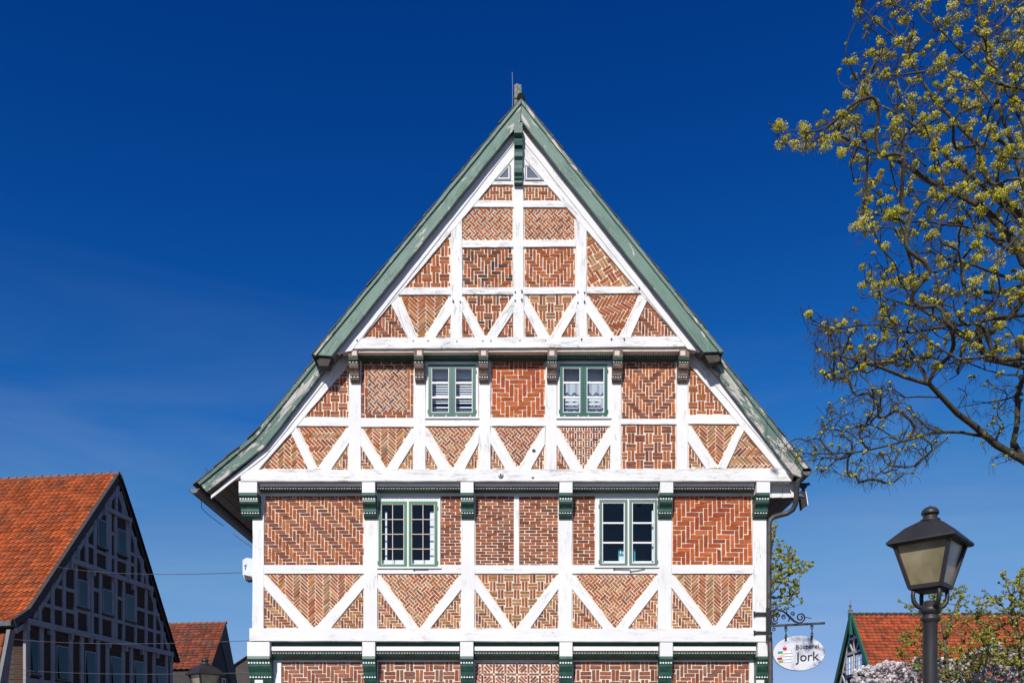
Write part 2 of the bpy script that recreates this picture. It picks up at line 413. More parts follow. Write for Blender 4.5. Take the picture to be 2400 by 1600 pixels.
wall2 = wall_core('upper storey infill', [[(824, 815), (1611, 815), (1819, 1063), (622, 1063)], [(622, 1063), (1819, 1063), (1860, 1118), (1856, 1126), (566, 1126), (566, 1112)]], [H1, H2], Y2)
wall1 = wall_core('first floor infill', [rect(593, 1796, 1120, 1500)], [H3, H4], Y1)
wallg = wall_core('ground floor infill', [rect(619, 1798, 1495, 1986)], [], YG)

# ---- brick patterns: lists of (cx, cy, length, thickness, angle, tint index) in pixels
J = 1.65
def pat_run(bb, W, Lb, ang=0):
    x0, y0, x1, y1 = bb; o = []; r = 0; y = y0
    while y < y1+W:
        x = x0-Lb*(.5 if r % 2 else 0)-rnd.uniform(0, Lb*.12)
        while x < x1+Lb: o.append((x+Lb/2, y+W/2, Lb, W, 0, 0)); x += Lb
        y += W; r += 1
    return o
def pat_herr(bb, W, n=3, mir=False, ox=0, oy=0):
    x0, y0, x1, y1 = bb; o = []; K = int((x1-x0+y1-y0)/W)+8; cx, cy = (x0+x1)/2+ox, (y0+y1)/2+oy
    for k in range(-K, K):
        for m in range(-K//n-2, K//n+3):
            hx, hy = k+m*n+n/2, -k+m*n+.5
            vx, vy = k+m*n+n-.5, -k+m*n+1+n/2
            for (a, b, q, kd) in ((hx, hy, 0, 0), (vx, vy, 90, 1)):
                px = cx+(-a if mir else a)*W; py = cy-b*W
                if x0-n*W < px < x1+n*W and y0-n*W < py < y1+n*W: o.append((px, py, n*W, W, q, kd))
    return o
def pat_weave(bb, W, nb, n=3, hole=True):
    x0, y0, x1, y1 = bb; Lb = n*W; T = nb*W; p = (Lb+T)/2; o = []; cx, cy = (x0+x1)/2, (y0+y1)/2
    K = int(max(x1-x0, y1-y0)/p)+3
    for i in range(-K, K+1):
        for j in range(-K, K+1):
            x, y = cx+i*p, cy+j*p
            if not (x0-Lb < x < x1+Lb and y0-Lb < y < y1+Lb): continue
            for q in range(nb):
                d = (q-(nb-1)/2)*W
                if (i+j) % 2 == 0: o.append((x, y+d, Lb, W, 0, 0))
                else: o.append((x+d, y, Lb, W, 90, 1))
            if hole:
                hs = p-T
                if hs > 2.5: o.append((x+p/2, y+p/2, hs, hs, 0, 2))
    return o
def pat_grid(bb, W, q, diag=False):
    x0, y0, x1, y1 = bb; o = []; cx, cy = (x0+x1)/2, (y0+y1)/2; K = int(max(x1-x0, y1-y0)/q)+2
    for i in range(-K, K+1):
        for j in range(-K, K+1):
            x, y = cx+i*q, cy+j*q
            o.append((x+q/2, y, q-W*.45, W, 0, 0)); o.append((x, y+q/2, q-W*.45, W, 90, 1))
            s = (q-W)/2
            if diag:
                a = 45 if (i+j) % 2 else -45; ca, sa = math.cos(R(a)), math.sin(R(a))
                for d, ln in ((-1.5, .42), (-.5, .98), (.5, .98), (1.5, .42)): o.append((x+q/2-sa*d*W, y+q/2+ca*d*W, ln*(q-W), W, a, 2))
            else:
                for a in (-.5, .5):
                    for b in (-.5, .5): o.append((x+q/2+a*s, y+q/2+b*s, s, s, 0, 2))
    return o
def rotate(lst, c, a):
    ca, sa = math.cos(R(a)), math.sin(R(a)); o = []
    for x, y, l, t, q, k in lst:
        dx, dy = x-c[0], y-c[1]; o.append((c[0]+dx*ca-dy*sa, c[1]+dx*sa+dy*ca, l, t, q+a, k))
    return o
RED = [(.42, .118, .036), (.46, .132, .036), (.36, .098, .033), (.40, .105, .03), (.30, .085, .034), (.44, .15, .055)]
DRED = [(.33, .098, .040), (.28, .088, .040), (.37, .108, .042), (.24, .083, .047), (.20, .070, .040), (.38, .14, .068)]
OLD = [(.32, .115, .07), (.27, .105, .068), (.36, .12, .065), (.22, .095, .066), (.30, .14, .09)]
YEL = [(.48, .235, .09), (.40, .19, .075), (.52, .275, .115), (.33, .165, .075), (.43, .185, .06)]
BRN = [(.13, .062, .042), (.17, .075, .05), (.20, .08, .048), (.10, .056, .045)]
CRM = [(.40, .28, .165), (.34, .22, .13)]
ORG = [(.46, .118, .032), (.51, .125, .036), (.42, .092, .032), (.35, .078, .032)]
PALS = dict(red=(RED, RED, CRM), rd=(DRED, RED, DRED), mix=(RED+YEL[:2], YEL+RED[:3], RED), yr=(YEL, DRED+RED, RED), old=(OLD, OLD+DRED, OLD), dred=(DRED, DRED+RED[:2], DRED),
            org=(ORG, ORG, ORG), brn=(RED+BRN, RED+BRN, RED), ro=(DRED+OLD, RED+OLD, CRM), weave=(RED, RED+DRED[:2], CRM), yl=(YEL+DRED[:2], DRED+YEL[:2], YEL))
BR = {id(wall3): [], id(wall2): [], id(wall1): [], id(wallg): []}
WALLS = [(wall3, Y3), (wall2, Y2), (wall1, Y1), (wallg, YG)]
ALLB = []
def inset_poly(poly, d):
    poly = orient(poly); n = len(poly); o = []
    for i in range(n):
        p, a, b = Vector(poly[i]), Vector(poly[i-1]), Vector(poly[(i+1) % n]); e1 = (p-a).normalized(); e2 = (b-p).normalized()
        n1 = Vector((-e1.y, e1.x)); n2 = Vector((-e2.y, e2.x)); q = n1+n2; q = q/max(.35, q.length_squared/2); o.append(tuple(p+q*d))
    return o
def panel(wall, Y, poly, pat, W=8.4, pal='rd', n=3, ang=0, nb=2, mir=False, Lb=26, ox=0, oy=0, q=34, minA=9, jit=.45):
    if len(poly) == 4 and math.hypot(poly[2][0]-poly[3][0], poly[2][1]-poly[3][1]) < 4: poly = [poly[0], poly[1], ((poly[2][0]+poly[3][0])/2, poly[2][1])]
    poly = orient(poly); xs = [p[0] for p in poly]; ys = [p[1] for p in poly]; bb = (min(xs), min(ys), max(xs), max(ys)); c = ((bb[0]+bb[2])/2, (bb[1]+bb[3])/2)
    if ang:
        r = .72*math.hypot(bb[2]-bb[0], bb[3]-bb[1]); gb = (c[0]-r, c[1]-r, c[0]+r, c[1]+r)
    else: gb = bb
    fld = inset_poly(poly, 1.0)
    if pat == 'run': lst = [(l, fld) for l in pat_run(gb, W, Lb)]
    elif pat == 'herr': lst = [(l, fld) for l in pat_herr(gb, W, n, mir, ox, oy)]
    elif pat == 'weave': lst = [(l, fld) for l in pat_weave(gb, W, nb, n)]
    elif pat == 'grid': lst = [(l, fld) for l in pat_grid(gb, W, q)]
    elif pat == 'gridd': lst = [(l, fld) for l in pat_grid(gb, W, q, True)]
    elif pat in ('nest', 'nest2'):      # stepped diamond: herringbone mirrored about the middle
        hl = (gb[0], gb[1], c[0], gb[3]); hr = (c[0], gb[1], gb[2], gb[3]); lst = []
        a = pat_herr(hl, W, n, False, c[0]-(hl[0]+hl[2])/2, oy); bmir = [(2*c[0]-x, y, l, t, qq, k) for x, y, l, t, qq, k in a]
        if pat == 'nest2':
            up = (gb[0], gb[1], gb[2], c[1]+4); lo = (gb[0], c[1]+4, gb[2], gb[3])
            a2 = pat_herr((hl[0], c[1]-100, hl[2], c[1]+100), W, n, True, c[0]-(hl[0]+hl[2])/2, 4); b2 = [(2*c[0]-x, y, l, t, qq, k) for x, y, l, t, qq, k in a2]
            for box, aa, bb_ in ((up, a, bmir), (lo, a2, b2)):
                fl = clip_rect(list(fld), gb[0], c[0], box[1], box[3]); fr = clip_rect(list(fld), c[0], gb[2], box[1], box[3])
                lst += [(l, fl) for l in aa]+[(l, fr) for l in bb_]
        else:
            fl = clip_rect(list(fld), gb[0], c[0], -9e3, 9e3); fr = clip_rect(list(fld), c[0], gb[2], -9e3, 9e3)
            lst = [(l, fl) for l in a]+[(l, fr) for l in bmir]
    elif pat == 'framed':               # two running courses round a diagonal weave
        x0, y0, x1, y1 = bb; d = 2*W; lst = []
        inner = rect(x0+d, x1-d, y0+d, y1-d)
        r = .72*math.hypot(x1-x0, y1-y0); gb = (c[0]-r, c[1]-r, c[0]+r, c[1]+r)
        lst += [(l, inner) for l in rotate(pat_weave(gb, W*.82, 1, 3), c, 45)]
        for yy in (y0, y0+W, y1-2*W, y1-W):
            x = x0-rnd.uniform(0, Lb)
            while x < x1: lst.append(((x+Lb/2, yy+W/2, Lb, W, 0, 0), rect(x0+(1 if yy in (y0, y1-W) else W), x1-(1 if yy in (y0, y1-W) else W), yy, yy+W))); x += Lb
        for xx in (x0, x0+W, x1-2*W, x1-W):
            y = y0+W-rnd.uniform(0, Lb)
            while y < y1: lst.append(((xx+W/2, y+Lb/2, Lb, W, 90, 1), rect(xx, xx+W, y0+(W if xx in (x0, x1-W) else 2*W), y1-(W if xx in (x0, x1-W) else 2*W)))); y += Lb
    if ang: lst = [(l, f) for l, f in zip(rotate([l for l, f in lst], c, ang), [f for l, f in lst])]
    tint = rnd.uniform(.94, 1.06)
    for (x, y, l, t, q_, k), f in lst:
        if not f or len(f) < 3: continue
        if abs(x-c[0]) > (bb[2]-bb[0])/2+l or abs(y-c[1]) > (bb[3]-bb[1])/2+l: continue
        hl = l/2-J/2-rnd.uniform(0, .5); ht = t/2-J/2+rnd.uniform(-.25, .2); ch = min(1.1, ht*.35); a = R(q_+rnd.uniform(-1.2, 1.2)); ca, sa = math.cos(a), math.sin(a)
        if hl <= 1 or ht <= .8: continue
        loc = [(-hl, -ht+ch), (-hl+ch, -ht), (hl-ch, -ht), (hl, -ht+ch), (hl, ht-ch), (hl-ch, ht), (-hl+ch, ht), (-hl, ht-ch)]
        pl = [(x+(u+rnd.uniform(-jit, jit)*.5)*ca-(v+rnd.uniform(-jit, jit)*.6)*sa, y+u*sa+(v+rnd.uniform(-jit, jit)*.6)*ca) for u, v in loc]
        pl = clip_convex(pl, f)
        if len(pl) < 3: continue
        A = abs(sum(pl[i][0]*pl[(i+1) % len(pl)][1]-pl[(i+1) % len(pl)][0]*pl[i][1] for i in range(len(pl))))/2
        if A < minA: continue
        col = rnd.choice(PALS[pal][k]); vv = .89*tint*rnd.uniform(.82, 1.15); col = tuple(min(.8, cc*vv*rnd.uniform(.95, 1.05)) for cc in col)
        ALLB.append((A*(1.15 if Y < Y1 else 1), wall, Y, orient(pl), col))

def brace_bay(wall, Y, inv, sl_, sr_, mt, pi, ps, rail_side=True):
    "inverted brick triangle between two braces, with the small triangles in the corners"
    panel(wall, Y, inv, **pi); 
    for tri in (sl_, sr_): panel(wall, Y, tri, **ps)
    tl, tr, bt = inv[0], inv[1], inv[-1]
    bl = inv[-1] if len(inv) == 3 else inv[3]; brp = inv[2]
    for side, (top, bot, tri) in enumerate(((tl, bl, sl_), (tr, brp, sr_))):
        # brace runs from the head of the post to the foot of the bay
        if side == 0: q = [(top[0]-4, top[1]-1), (bot[0], bot[1]+2), (tri[1][0], tri[1][1]+2), (tri[0][0]-2, tri[0][1]-2)]
        else: q = [(top[0]+4, top[1]-1), (tri[0][0]+2, tri[0][1]-2), (tri[2][0], tri[2][1]+2), (bot[0], bot[1]+2)]
        slab('brace', q, Y-.026-rnd.uniform(0, .003), Y+.05, MT[mt], house, axis=(bot[0]-top[0], bot[1]-top[1]))

# ================= top storey
W3 = dict(mt='worn')
slab('sill_beam', [(811, 817), (1622, 812), (1601, 788), (830, 792)], Y3-.045, Y2+.02, MT['worn'], house)
slab('rafter', [(1216, 288), (1216, 355), (845, 797), (792, 828)], Y3-.036, Y3+.06, MT['worn'], house, axis=(-.62, .78))
slab('rafter', [(1219, 288), (1640, 823), (1592, 792), (1217, 357)], Y3-.036, Y3+.06, MT['worn'], house, axis=(.62, .78))
slab('verge_plank', [(1217, 286), (1217, 318), (824, 822), (788, 828)], Y3-.052, Y3-.030, MT['white'], house, axis=(-.62, .78))
slab('verge_plank', [(1219, 286), (1645, 824), (1612, 818), (1219, 320)], Y3-.052, Y3-.030, MT['white'], house, axis=(.62, .78))
for q in ([(1203.5, 352), (1226, 352), (1228, 795), (1203, 795)], [(1057, 520), (1083, 497), (1083.5, 795), (1057, 795)], [(1350, 497), (1375, 522), (1376, 793), (1350, 793)]):
    slab('post', q, Y3-.032, Y3+.05, MT['worn'], house)
for q in ([(1150, 421), (1290, 422), (1298, 434), (1140, 433)], [(1110, 470), (1325, 471), (1340, 486), (1098, 485)], [(1083, 564), (1350, 563), (1350, 578), (1083, 580)], [(930, 674), (1495, 671), (1510, 687), (918, 691)]):
    slab('rail', q, Y3-.028-rnd.uniform(0, .002), Y3+.05, MT['worn'], house)
for q in ([(1204, 352), (1204, 424), (1146, 424)], [(1226, 352), (1290, 424), (1226, 424)]): slab('gable_board', q, Y3-.02, Y3+.04, MT['white'], house)
panel(wall3, Y3, [(1143.6, 433), (1201, 433), (1201, 470), (1117, 469)], 'weave', nb=1, n=3, W=7.6, pal='red')
panel(wall3, Y3, [(1227, 434), (1289, 434), (1318, 470), (1227, 470)], 'weave', nb=1, n=3, W=7.6, pal='red')
panel(wall3, Y3, [(1104, 485), (1202, 486), (1202, 563), (1083, 563), (1082, 507)], 'weave', nb=1, n=3, W=6.2, ang=45, pal='weave')
panel(wall3, Y3, [(1228, 486), (1331, 486), (1346, 506), (1347, 562), (1229, 562)], 'weave', nb=1, n=3, W=6.2, ang=45, pal='weave')
panel(wall3, Y3, [(1056, 545), (1056, 674), (945, 673)], 'weave', nb=2, n=3, W=8.2, pal='red')
panel(wall3, Y3, rect(1084, 1202, 580, 674), 'nest', W=8.0, pal='brn')
panel(wall3, Y3, rect(1229, 1348, 579, 673), 'nest', W=8.0, pal='red')
panel(wall3, Y3, [(1375, 537), (1487, 671), (1376, 674)], 'weave', nb=2, n=3, W=8.0, ang=-32, pal='mix')
S3 = dict(pat='herr', W=7.6, pal='dred')
brace_bay(wall3, Y3, [(937, 690), (1055, 691), (994, 791), (978, 790)], [(917, 712), (956, 791), (849, 792)], [(1056, 737), (1056, 791), (1019, 791)], 'worn', dict(pat='herr', W=7.0, ang=45, n=4, pal='mix'), S3)
brace_bay(wall3, Y3, [(1086, 692), (1202, 692), (1139, 790), (1137, 790)], [(1084, 729), (1114, 791), (1084, 791)], [(1203, 731), (1203, 790), (1163, 791)], 'worn', dict(pat='weave', nb=2, W=7.4, pal='brn'), S3)
brace_bay(wall3, Y3, [(1233, 691), (1348, 691), (1290, 789), (1288, 789)], [(1230, 729), (1262, 790), (1230, 790)], [(1349, 731), (1349, 790), (1313, 790)], 'worn', dict(pat='weave', nb=2, W=7.6, pal='yr'), S3)
brace_bay(wall3, Y3, [(1377, 692), (1499, 687), (1454, 787), (1440, 787)], [(1376, 733), (1415, 789), (1377, 789)], [(1516, 704), (1590, 788), (1478, 788)], 'worn', dict(pat='herr', W=7.2, ang=30, n=4, pal='red', mir=True), S3)

# ================= middle storey
slab('sill_beam', [(563, 1100), (1836, 1097), (1856, 1127), (564, 1127)], Y2-.05, Y1+.02, MT['worn'], house)
slab('rafter', [(822, 815), (822, 849), (678, 1019), (612, 1056), (757, 872)], Y2-.036, Y2+.06, MT['white'], house, axis=(-.62, .78))
slab('rafter', [(690, 1005), (604, 1102), (548, 1122), (610, 1058)], Y2-.041, Y2+.06, MT['white'], house, axis=(-.7, .7))
slab('rafter', [(1610, 815), (1610, 848), (1820, 1100), (1864, 1114), (1627, 822)], Y2-.036, Y2+.06, MT['white'], house, axis=(.62, .78))
slab('verge_plank', [(1628, 820), (1616, 830), (1849, 1109), (1868, 1109)], Y2-.054, Y2-.03, MT['white'], house, axis=(.62, .78))
slab('verge_plank', [(792, 832), (800, 845), (634, 1055), (614, 1060)], Y2-.052, Y2-.03, MT['white'], house, axis=(-.62, .78))
slab('verge_plank', [(634, 1052), (622, 1068), (494, 1168), (494, 1160), (610, 1060)], Y2-.056, Y2-.034, MT['white'], house, axis=(-.7, .7))
for a, b in ((818, 846), (970, 997), (1123.5, 1150), (1279, 1305), (1430.5, 1456), (1585.5, 1613)):
    slab('post', [(a, 835), (b, 835), (b+rnd.uniform(-1, 1), 1104), (a+rnd.uniform(-1, 1), 1104)], Y2-.032, Y2+.05, MT['white'], house)
for a, b, c, d in ((686, 820, 977, 998), (844, 972, 979, 1000), (995, 1125, 979, 998), (1148, 1281, 979, 998), (1303, 1432, 979, 998), (1454, 1587, 981, 994), (1611, 1748, 972, 993)):
    slab('rail', rect(a, b, c, d), Y2-.027-rnd.uniform(0, .002), Y2+.05, MT['white'], house)
panel(wall2, Y2, [(819, 850), (817, 978), (713, 976)], 'weave', nb=2, W=7.6, pal='rd')
panel(wall2, Y2, rect(847, 969.5, 847, 979), 'framed', W=7.8, pal='ro', Lb=24)
panel(wall2, Y2, rect(1150.5, 1278, 845, 978), 'nest', W=10.2, pal='org', oy=8)
panel(wall2, Y2, rect(1457, 1584, 843, 981), 'nest', W=7.7, pal='rd')
panel(wall2, Y2, [(1614, 850), (1713, 971), (1613, 972)], 'weave', nb=2, W=7.8, pal='red')
S2 = dict(pat='herr', W=6.8, pal='yl', n=3)
panel(wall2, Y2, [(681, 1011), (723, 1099), (604, 1098)], 'herr', W=7.4, ang=45, n=3, pal='mix')
brace_bay(wall2, Y2, [(697, 997), (814, 999), (745, 1096), (744, 1096)], [(681, 1011), (723, 1099), (722, 1099)], [(816.5, 1038), (815, 1100), (774, 1101)], 'white', dict(pat='herr', W=7.2, ang=45, pal='mix', mir=True), S2)
brace_bay(wall2, Y2, [(848, 999), (967, 1001), (905.5, 1098), (904.5, 1098)], [(844, 1041), (881, 1101), (844, 1101)], [(968, 1040), (968, 1101), (930, 1100)], 'white', dict(pat='herr', W=6.4, ang=45, n=4, pal='mix'), S2)
brace_bay(wall2, Y2, [(998.5, 997), (1120, 998), (1061, 1099), (1059, 1099)], [(995, 1039), (1029, 1100), (995, 1100)], [(1120, 1040), (1120, 1100), (1088, 1100)], 'white', dict(pat='weave', nb=1, W=7.0, n=3, ang=45, pal='mix'), S2)
brace_bay(wall2, Y2, [(1155, 998), (1274, 998), (1214, 1098), (1212, 1098)], [(1150, 1038), (1187, 1101), (1150, 1101)], [(1275, 1043), (1275, 1101), (1241, 1102)], 'white', dict(pat='weave', nb=1, W=6.6, n=3, ang=45, pal='rd'), S2)
brace_bay(wall2, Y2, [(1307, 997), (1427.5, 998), (1368, 1100), (1366, 1100)], [(1304, 1039), (1339, 1102), (1304, 1102)], [(1430, 1041), (1430, 1102), (1395, 1102)], 'white', dict(pat='grid', W=5.4, q=18.5, pal='dred', minA=6), S2)
panel(wall2, Y2, rect(1457, 1584, 994, 1101), 'weave', nb=2, W=8.3, n=3, pal='dred')
brace_bay(wall2, Y2, [(1617, 994), (1732, 992), (1683, 1093), (1681, 1093)], [(1614, 1036), (1655, 1096), (1614, 1097)], [(1744, 1007), (1744, 1008), (1702, 1096)], 'white', dict(pat='herr', W=6.8, ang=45, n=4, pal='mix'), S2)
panel(wall2, Y2, [(1744, 1006), (1820, 1097), (1702, 1097)], 'herr', W=7.0, ang=45, n=4, pal='yl', mir=True)

# ================= first floor
slab('sill_beam', [(584, 1471), (1800, 1472), (1802, 1503), (584, 1501)], Y1-.05, YG+.02, MT['white'], house)
for a, b in ((591.5, 618.5), (853, 885), (1081.5, 1112.5), (1309, 1341), (1542, 1574.5), (1764, 1796.5)):
    slab('post', [(a+.7, 1124), (b+.7, 1124), (b-.7, 1475), (a-.7, 1475)], Y1-.032, Y1+.05, MT['white'], house)
bays1 = [(618, 854), (884, 1082), (1112, 1310), (1340, 1543), (1574, 1765)]
for a, b in bays1:
    slab('rail', rect(a, b, 1323, 1343.5), Y1-.027-rnd.uniform(0, .002), Y1+.05, MT['white'], house)
    slab('head_rail', rect(a, b, 1153, 1161.5), Y1-.024-rnd.uniform(0, .002), Y1+.05, MT['white'], house)
slab('post', rect(1204.6, 1216.5, 1158, 1326), Y1-.022, Y1+.05, MT['white'], house)
panel(wall1, Y1, [(622, 1160), (853, 1160), (853, 1324), (618, 1324)], 'herr', W=8.25, n=3, pal='rd')
panel(wall1, Y1, [(1034, 1162), (1081, 1162), (1081, 1324), (1031, 1324)], 'run', W=7.3, Lb=25, pal='rd')
panel(wall1, Y1, rect(1114, 1205, 1162, 1324), 'run', W=7.15, Lb=27, pal='rd')
panel(wall1, Y1, rect(1216.5, 1308, 1163, 1324), 'run', W=7.15, Lb=27, pal='rd')
panel(wall1, Y1, rect(1342, 1394.5, 1162, 1324), 'run', W=7.9, Lb=27, pal='rd')
panel(wall1, Y1, [(1577, 1160), (1760, 1160), (1764, 1323), (1575, 1323)], 'herr', W=10.4, n=3, pal='org', mir=True)
S1 = dict(pat='herr', W=6.8, pal='yl', n=3)
brace_bay(wall1, Y1, [(622, 1344), (852, 1344), (738, 1472), (736, 1472)], [(617.5, 1373), (702.5, 1472), (617.5, 1472)], [(852, 1377), (852, 1472), (773, 1472)], 'white', dict(pat='herr', W=6.2, n=4, ang=45, pal='mix'), S1)
brace_bay(wall1, Y1, [(890, 1345), (1078, 1345), (984, 1472), (982, 1472)], [(886, 1378), (954, 1473), (886, 1473)], [(1080, 1381), (1080, 1474), (1005, 1474)], 'white', dict(pat='weave', nb=1, W=6.9, n=3, ang=45, pal='mix'), S1)
brace_bay(wall1, Y1, [(1116, 1345), (1306, 1345), (1208, 1475), (1206, 1475)], [(1114, 1381), (1182, 1475), (1114, 1475)], [(1309, 1378), (1309, 1475), (1239, 1475)], 'white', dict(pat='weave', nb=2, W=7.2, n=3.2, pal='yr'), S1)
brace_bay(wall1, Y1, [(1345, 1345), (1541, 1345), (1442, 1473), (1440, 1473)], [(1342, 1381), (1418, 1476), (1342, 1476)], [(1542, 1380), (1542, 1475), (1467, 1476)], 'white', dict(pat='weave', nb=1, W=6.9, n=3, ang=45, pal='mix'), S1)
brace_bay(wall1, Y1, [(1577, 1343), (1763, 1341), (1675, 1471), (1673, 1471)], [(1575, 1377), (1646, 1473), (1575, 1474)], [(1764, 1373), (1764, 1472), (1700, 1472)], 'white', dict(pat='herr', W=6.2, n=4, ang=45, pal='mix'), S1)

# ================= ground floor (only its head shows)
for a, b in ((617, 659.5), (852, 886), (1079, 1113), (1310, 1343), (1541, 1575), (1756, 1800)):
    slab('post', rect(a, b, 1500, 1985), YG-.032, YG+.05, MT['white'], house)
baysg = [(658, 853), (885, 1080), (1112, 1311), (1342, 1542), (1574, 1757)]
for a, b in baysg:
    slab('head_rail', rect(a, b, 1543, 1550), YG-.024-rnd.uniform(0, .002), YG+.05, MT['white'], house)
    slab('rail', rect(a, b, 1760, 1782), YG-.026-rnd.uniform(0, .002), YG+.05, MT['white'], house)
panel(wallg, YG, rect(659.5, 853, 1549, 1660), 'herr', W=9.0, n=3, pal='old')
panel(wallg, YG, rect(886, 1080, 1549, 1660), 'weave', nb=2, W=9.2, n=3, pal='old')
panel(wallg, YG, rect(1113, 1310, 1552, 1660), 'gridd', W=6.2, q=27, pal='old')
panel(wallg, YG, rect(1343, 1541, 1549, 1660), 'weave', nb=2, W=9.2, n=3, pal='old')
panel(wallg, YG, rect(1575, 1756, 1547, 1660), 'herr', W=9.0, n=3, pal='old', mir=True)
slab('plinth', rect(612, 1806, 1950, 1986), YG-.10, YG+.1, MT['darkbrick'], house)

# ---- bricks as geometry: the 300 largest as parts of their own, the rest joined
def brick_geo(b, pl, Y, col):
    n = len(pl); d = rnd.uniform(.004, .011); tl = [rnd.uniform(-.0025, .0025) for _ in (0, 1)]; cx = sum(p[0] for p in pl)/n; cy = sum(p[1] for p in pl)/n
    fr = [(XP(x, Y), Y-d+tl[0]*(x-cx)/12+tl[1]*(y-cy)/6, ZP(y, Y)) for x, y in pl]; bk = [(XP(x, Y), Y+.03, ZP(y, Y)) for x, y in pl]
    b.add(fr+bk, [tuple(range(n))]+[(i, n+i, n+(i+1) % n, (i+1) % n) for i in range(n)], col)
ALLB.sort(key=lambda t: -t[0])
for A, wl, Y, pl, col in ALLB[:300]:
    b = MB(); brick_geo(b, pl, Y, col); b.obj('brick', MT['brick'], wl)
b = MB()
for A, wl, Y, pl, col in ALLB[300:]: brick_geo(b, pl, Y, col)
b.obj('brickwork', MT['brick'], house, kind='stuff', label='remaining patterned bricks of the infill')

# ---- carved brackets
def bracket(x0, x1, segs, Yl, name='bracket', top_panel=None):
    root = None; Xa, Xb = XP(x0, Yl-.15), XP(x1, Yl-.15)
    for tag, mt, prof in segs:
        Yw = Yl-.03; ins = .004 if tag != 'dentil_band' else .0
        pts = [(0, Yw-p, ZP(y, Yw-p)) for y, p in prof]
        zt, zb = pts[0][2], pts[-1][2]
        poly = [(Xa+ins, Yl+.02, zt)]+[(Xa+ins, q[1], q[2]) for q in pts]+[(Xa+ins, Yl+.02, zb)]
        b = MB(); b.extr(poly, (Xb-Xa-2*ins, 0, 0))
        if root is None: root = b.obj(name, MT[mt], house); o = root
        else: o = b.obj(tag, MT[mt], root)
        if tag == 'dentil_band':
            k = max(3, int(round((x1-x0)/6.5))); wd = (Xb-Xa)/k; d = MB(); y0, p0 = prof[0]; y1, p1 = prof[-1]; Yc = Yw-max(p0, p1)
            for i in range(k): d.box(Xa+wd*(i+.2), Xa+wd*(i+.72), Yc-.012, Yc+.01, ZP(y1, Yc)+.004, ZP(y0, Yc)-.004)
            d.obj('dentil_row', MT['wwhite'], root, kind='stuff')
    return root
def roll(y0, y1, p0, p1, bulge, n=5):
    return [(y0+(y1-y0)*i/n, p0+(p1-p0)*i/n+bulge*math.sin(math.pi*i/n)) for i in range(n+1)]
for x0, x1 in ((819, 841.5), (971.5, 994), (1122, 1145), (1282, 1305), (1435, 1458), (1589, 1612.5)):
    r = bracket(x0, x1, [('beam_end', 'brown', [(817, .245), (836.5, .245)]), ('roll', 'green', roll(837, 846, .225, .215, .022)), ('dentil_band', 'green', [(846, .195), (850.5, .195)]),
        ('cove', 'brown', [(850.5, .19), (856, .19), (862, .175), (868, .14), (874, .115), (880, .11)]), ('dentil_band', 'green', [(880, .085), (885, .085)]), ('foot', 'brown', [(885, .09), (890, .075), (895, .035)])], Y2)
    xm = (x0+x1)/2; slab('beam_end_panel', rect(xm-6, xm+6, 821, 833), Y2-.03-.252, Y2-.2, MT['pale'], r, jit=.2)
SEG1 = lambda d: [('beam_end', 'white', [(1127, .255), (1154, .255)]), ('roll', 'green', roll(1154.5, 1165, .235, .225, .025)), ('dentil_band', 'green', [(1165, .205), (1170.5, .205)]),
    ('cove', 'green', [(1170.5, .205), (1175, .21), (1180, .195), (1186, .15), (1192, .125), (1198, .125)]), ('dentil_band', 'green', [(1198, .095), (1203.5, .095)]), ('foot', 'green', [(1203.5, .09), (1209, .075), (1215, .03)])]
for x0, x1 in ((564.5, 608), (851, 882), (1080, 1111), (1310, 1341), (1544, 1575), (1768, 1800)): bracket(x0, x1, SEG1(0), Y1)
SEGG = [('beam_end', 'white', [(1503, .255), (1537, .255)]), ('roll', 'green', roll(1537, 1549, .24, .23, .02)), ('dentil_band', 'green', [(1549, .21), (1554.5, .21)]),
    ('cove', 'green', [(1554.5, .205), (1560, .205), (1567, .18), (1574, .15), (1582, .14)]), ('dentil_band', 'green', [(1582, .11), (1588, .11)]), ('foot', 'green', [(1588, .10), (1596, .08), (1606, .03)])]
for x0, x1 in ((584, 637), (851.5, 882), (1079, 1110.5), (1310, 1341), (1543.5, 1574), (1771, 1802)): bracket(x0, x1, SEGG, YG)
# peak bracket under the ridge
pk = [(287, .19), (311, .19), (318, .16), (324, .12), (325, .15), (330, .165), (340, .15), (344, .10), (350, .10), (356, .12), (366, .115), (376, .075), (384, .07), (386, .10), (394, .11), (404, .10), (414, .06), (418, .075), (421, .05), (424, .075), (428, .075), (432, .06), (435, .02)]
Yw = Y3-.035; Xa, Xb = XP(1205, Yw-.1), XP(1224.5, Yw-.1)
b = MB(); b.extr([(Xa, Y3, ZP(287, Yw-.19))]+[(Xa, Yw-p, ZP(y, Yw-p)) for y, p in pk]+[(Xa, Y3, ZP(435, Yw))], (Xb-Xa, 0, 0)); b.obj('ridge_bracket', MT['green'], house)

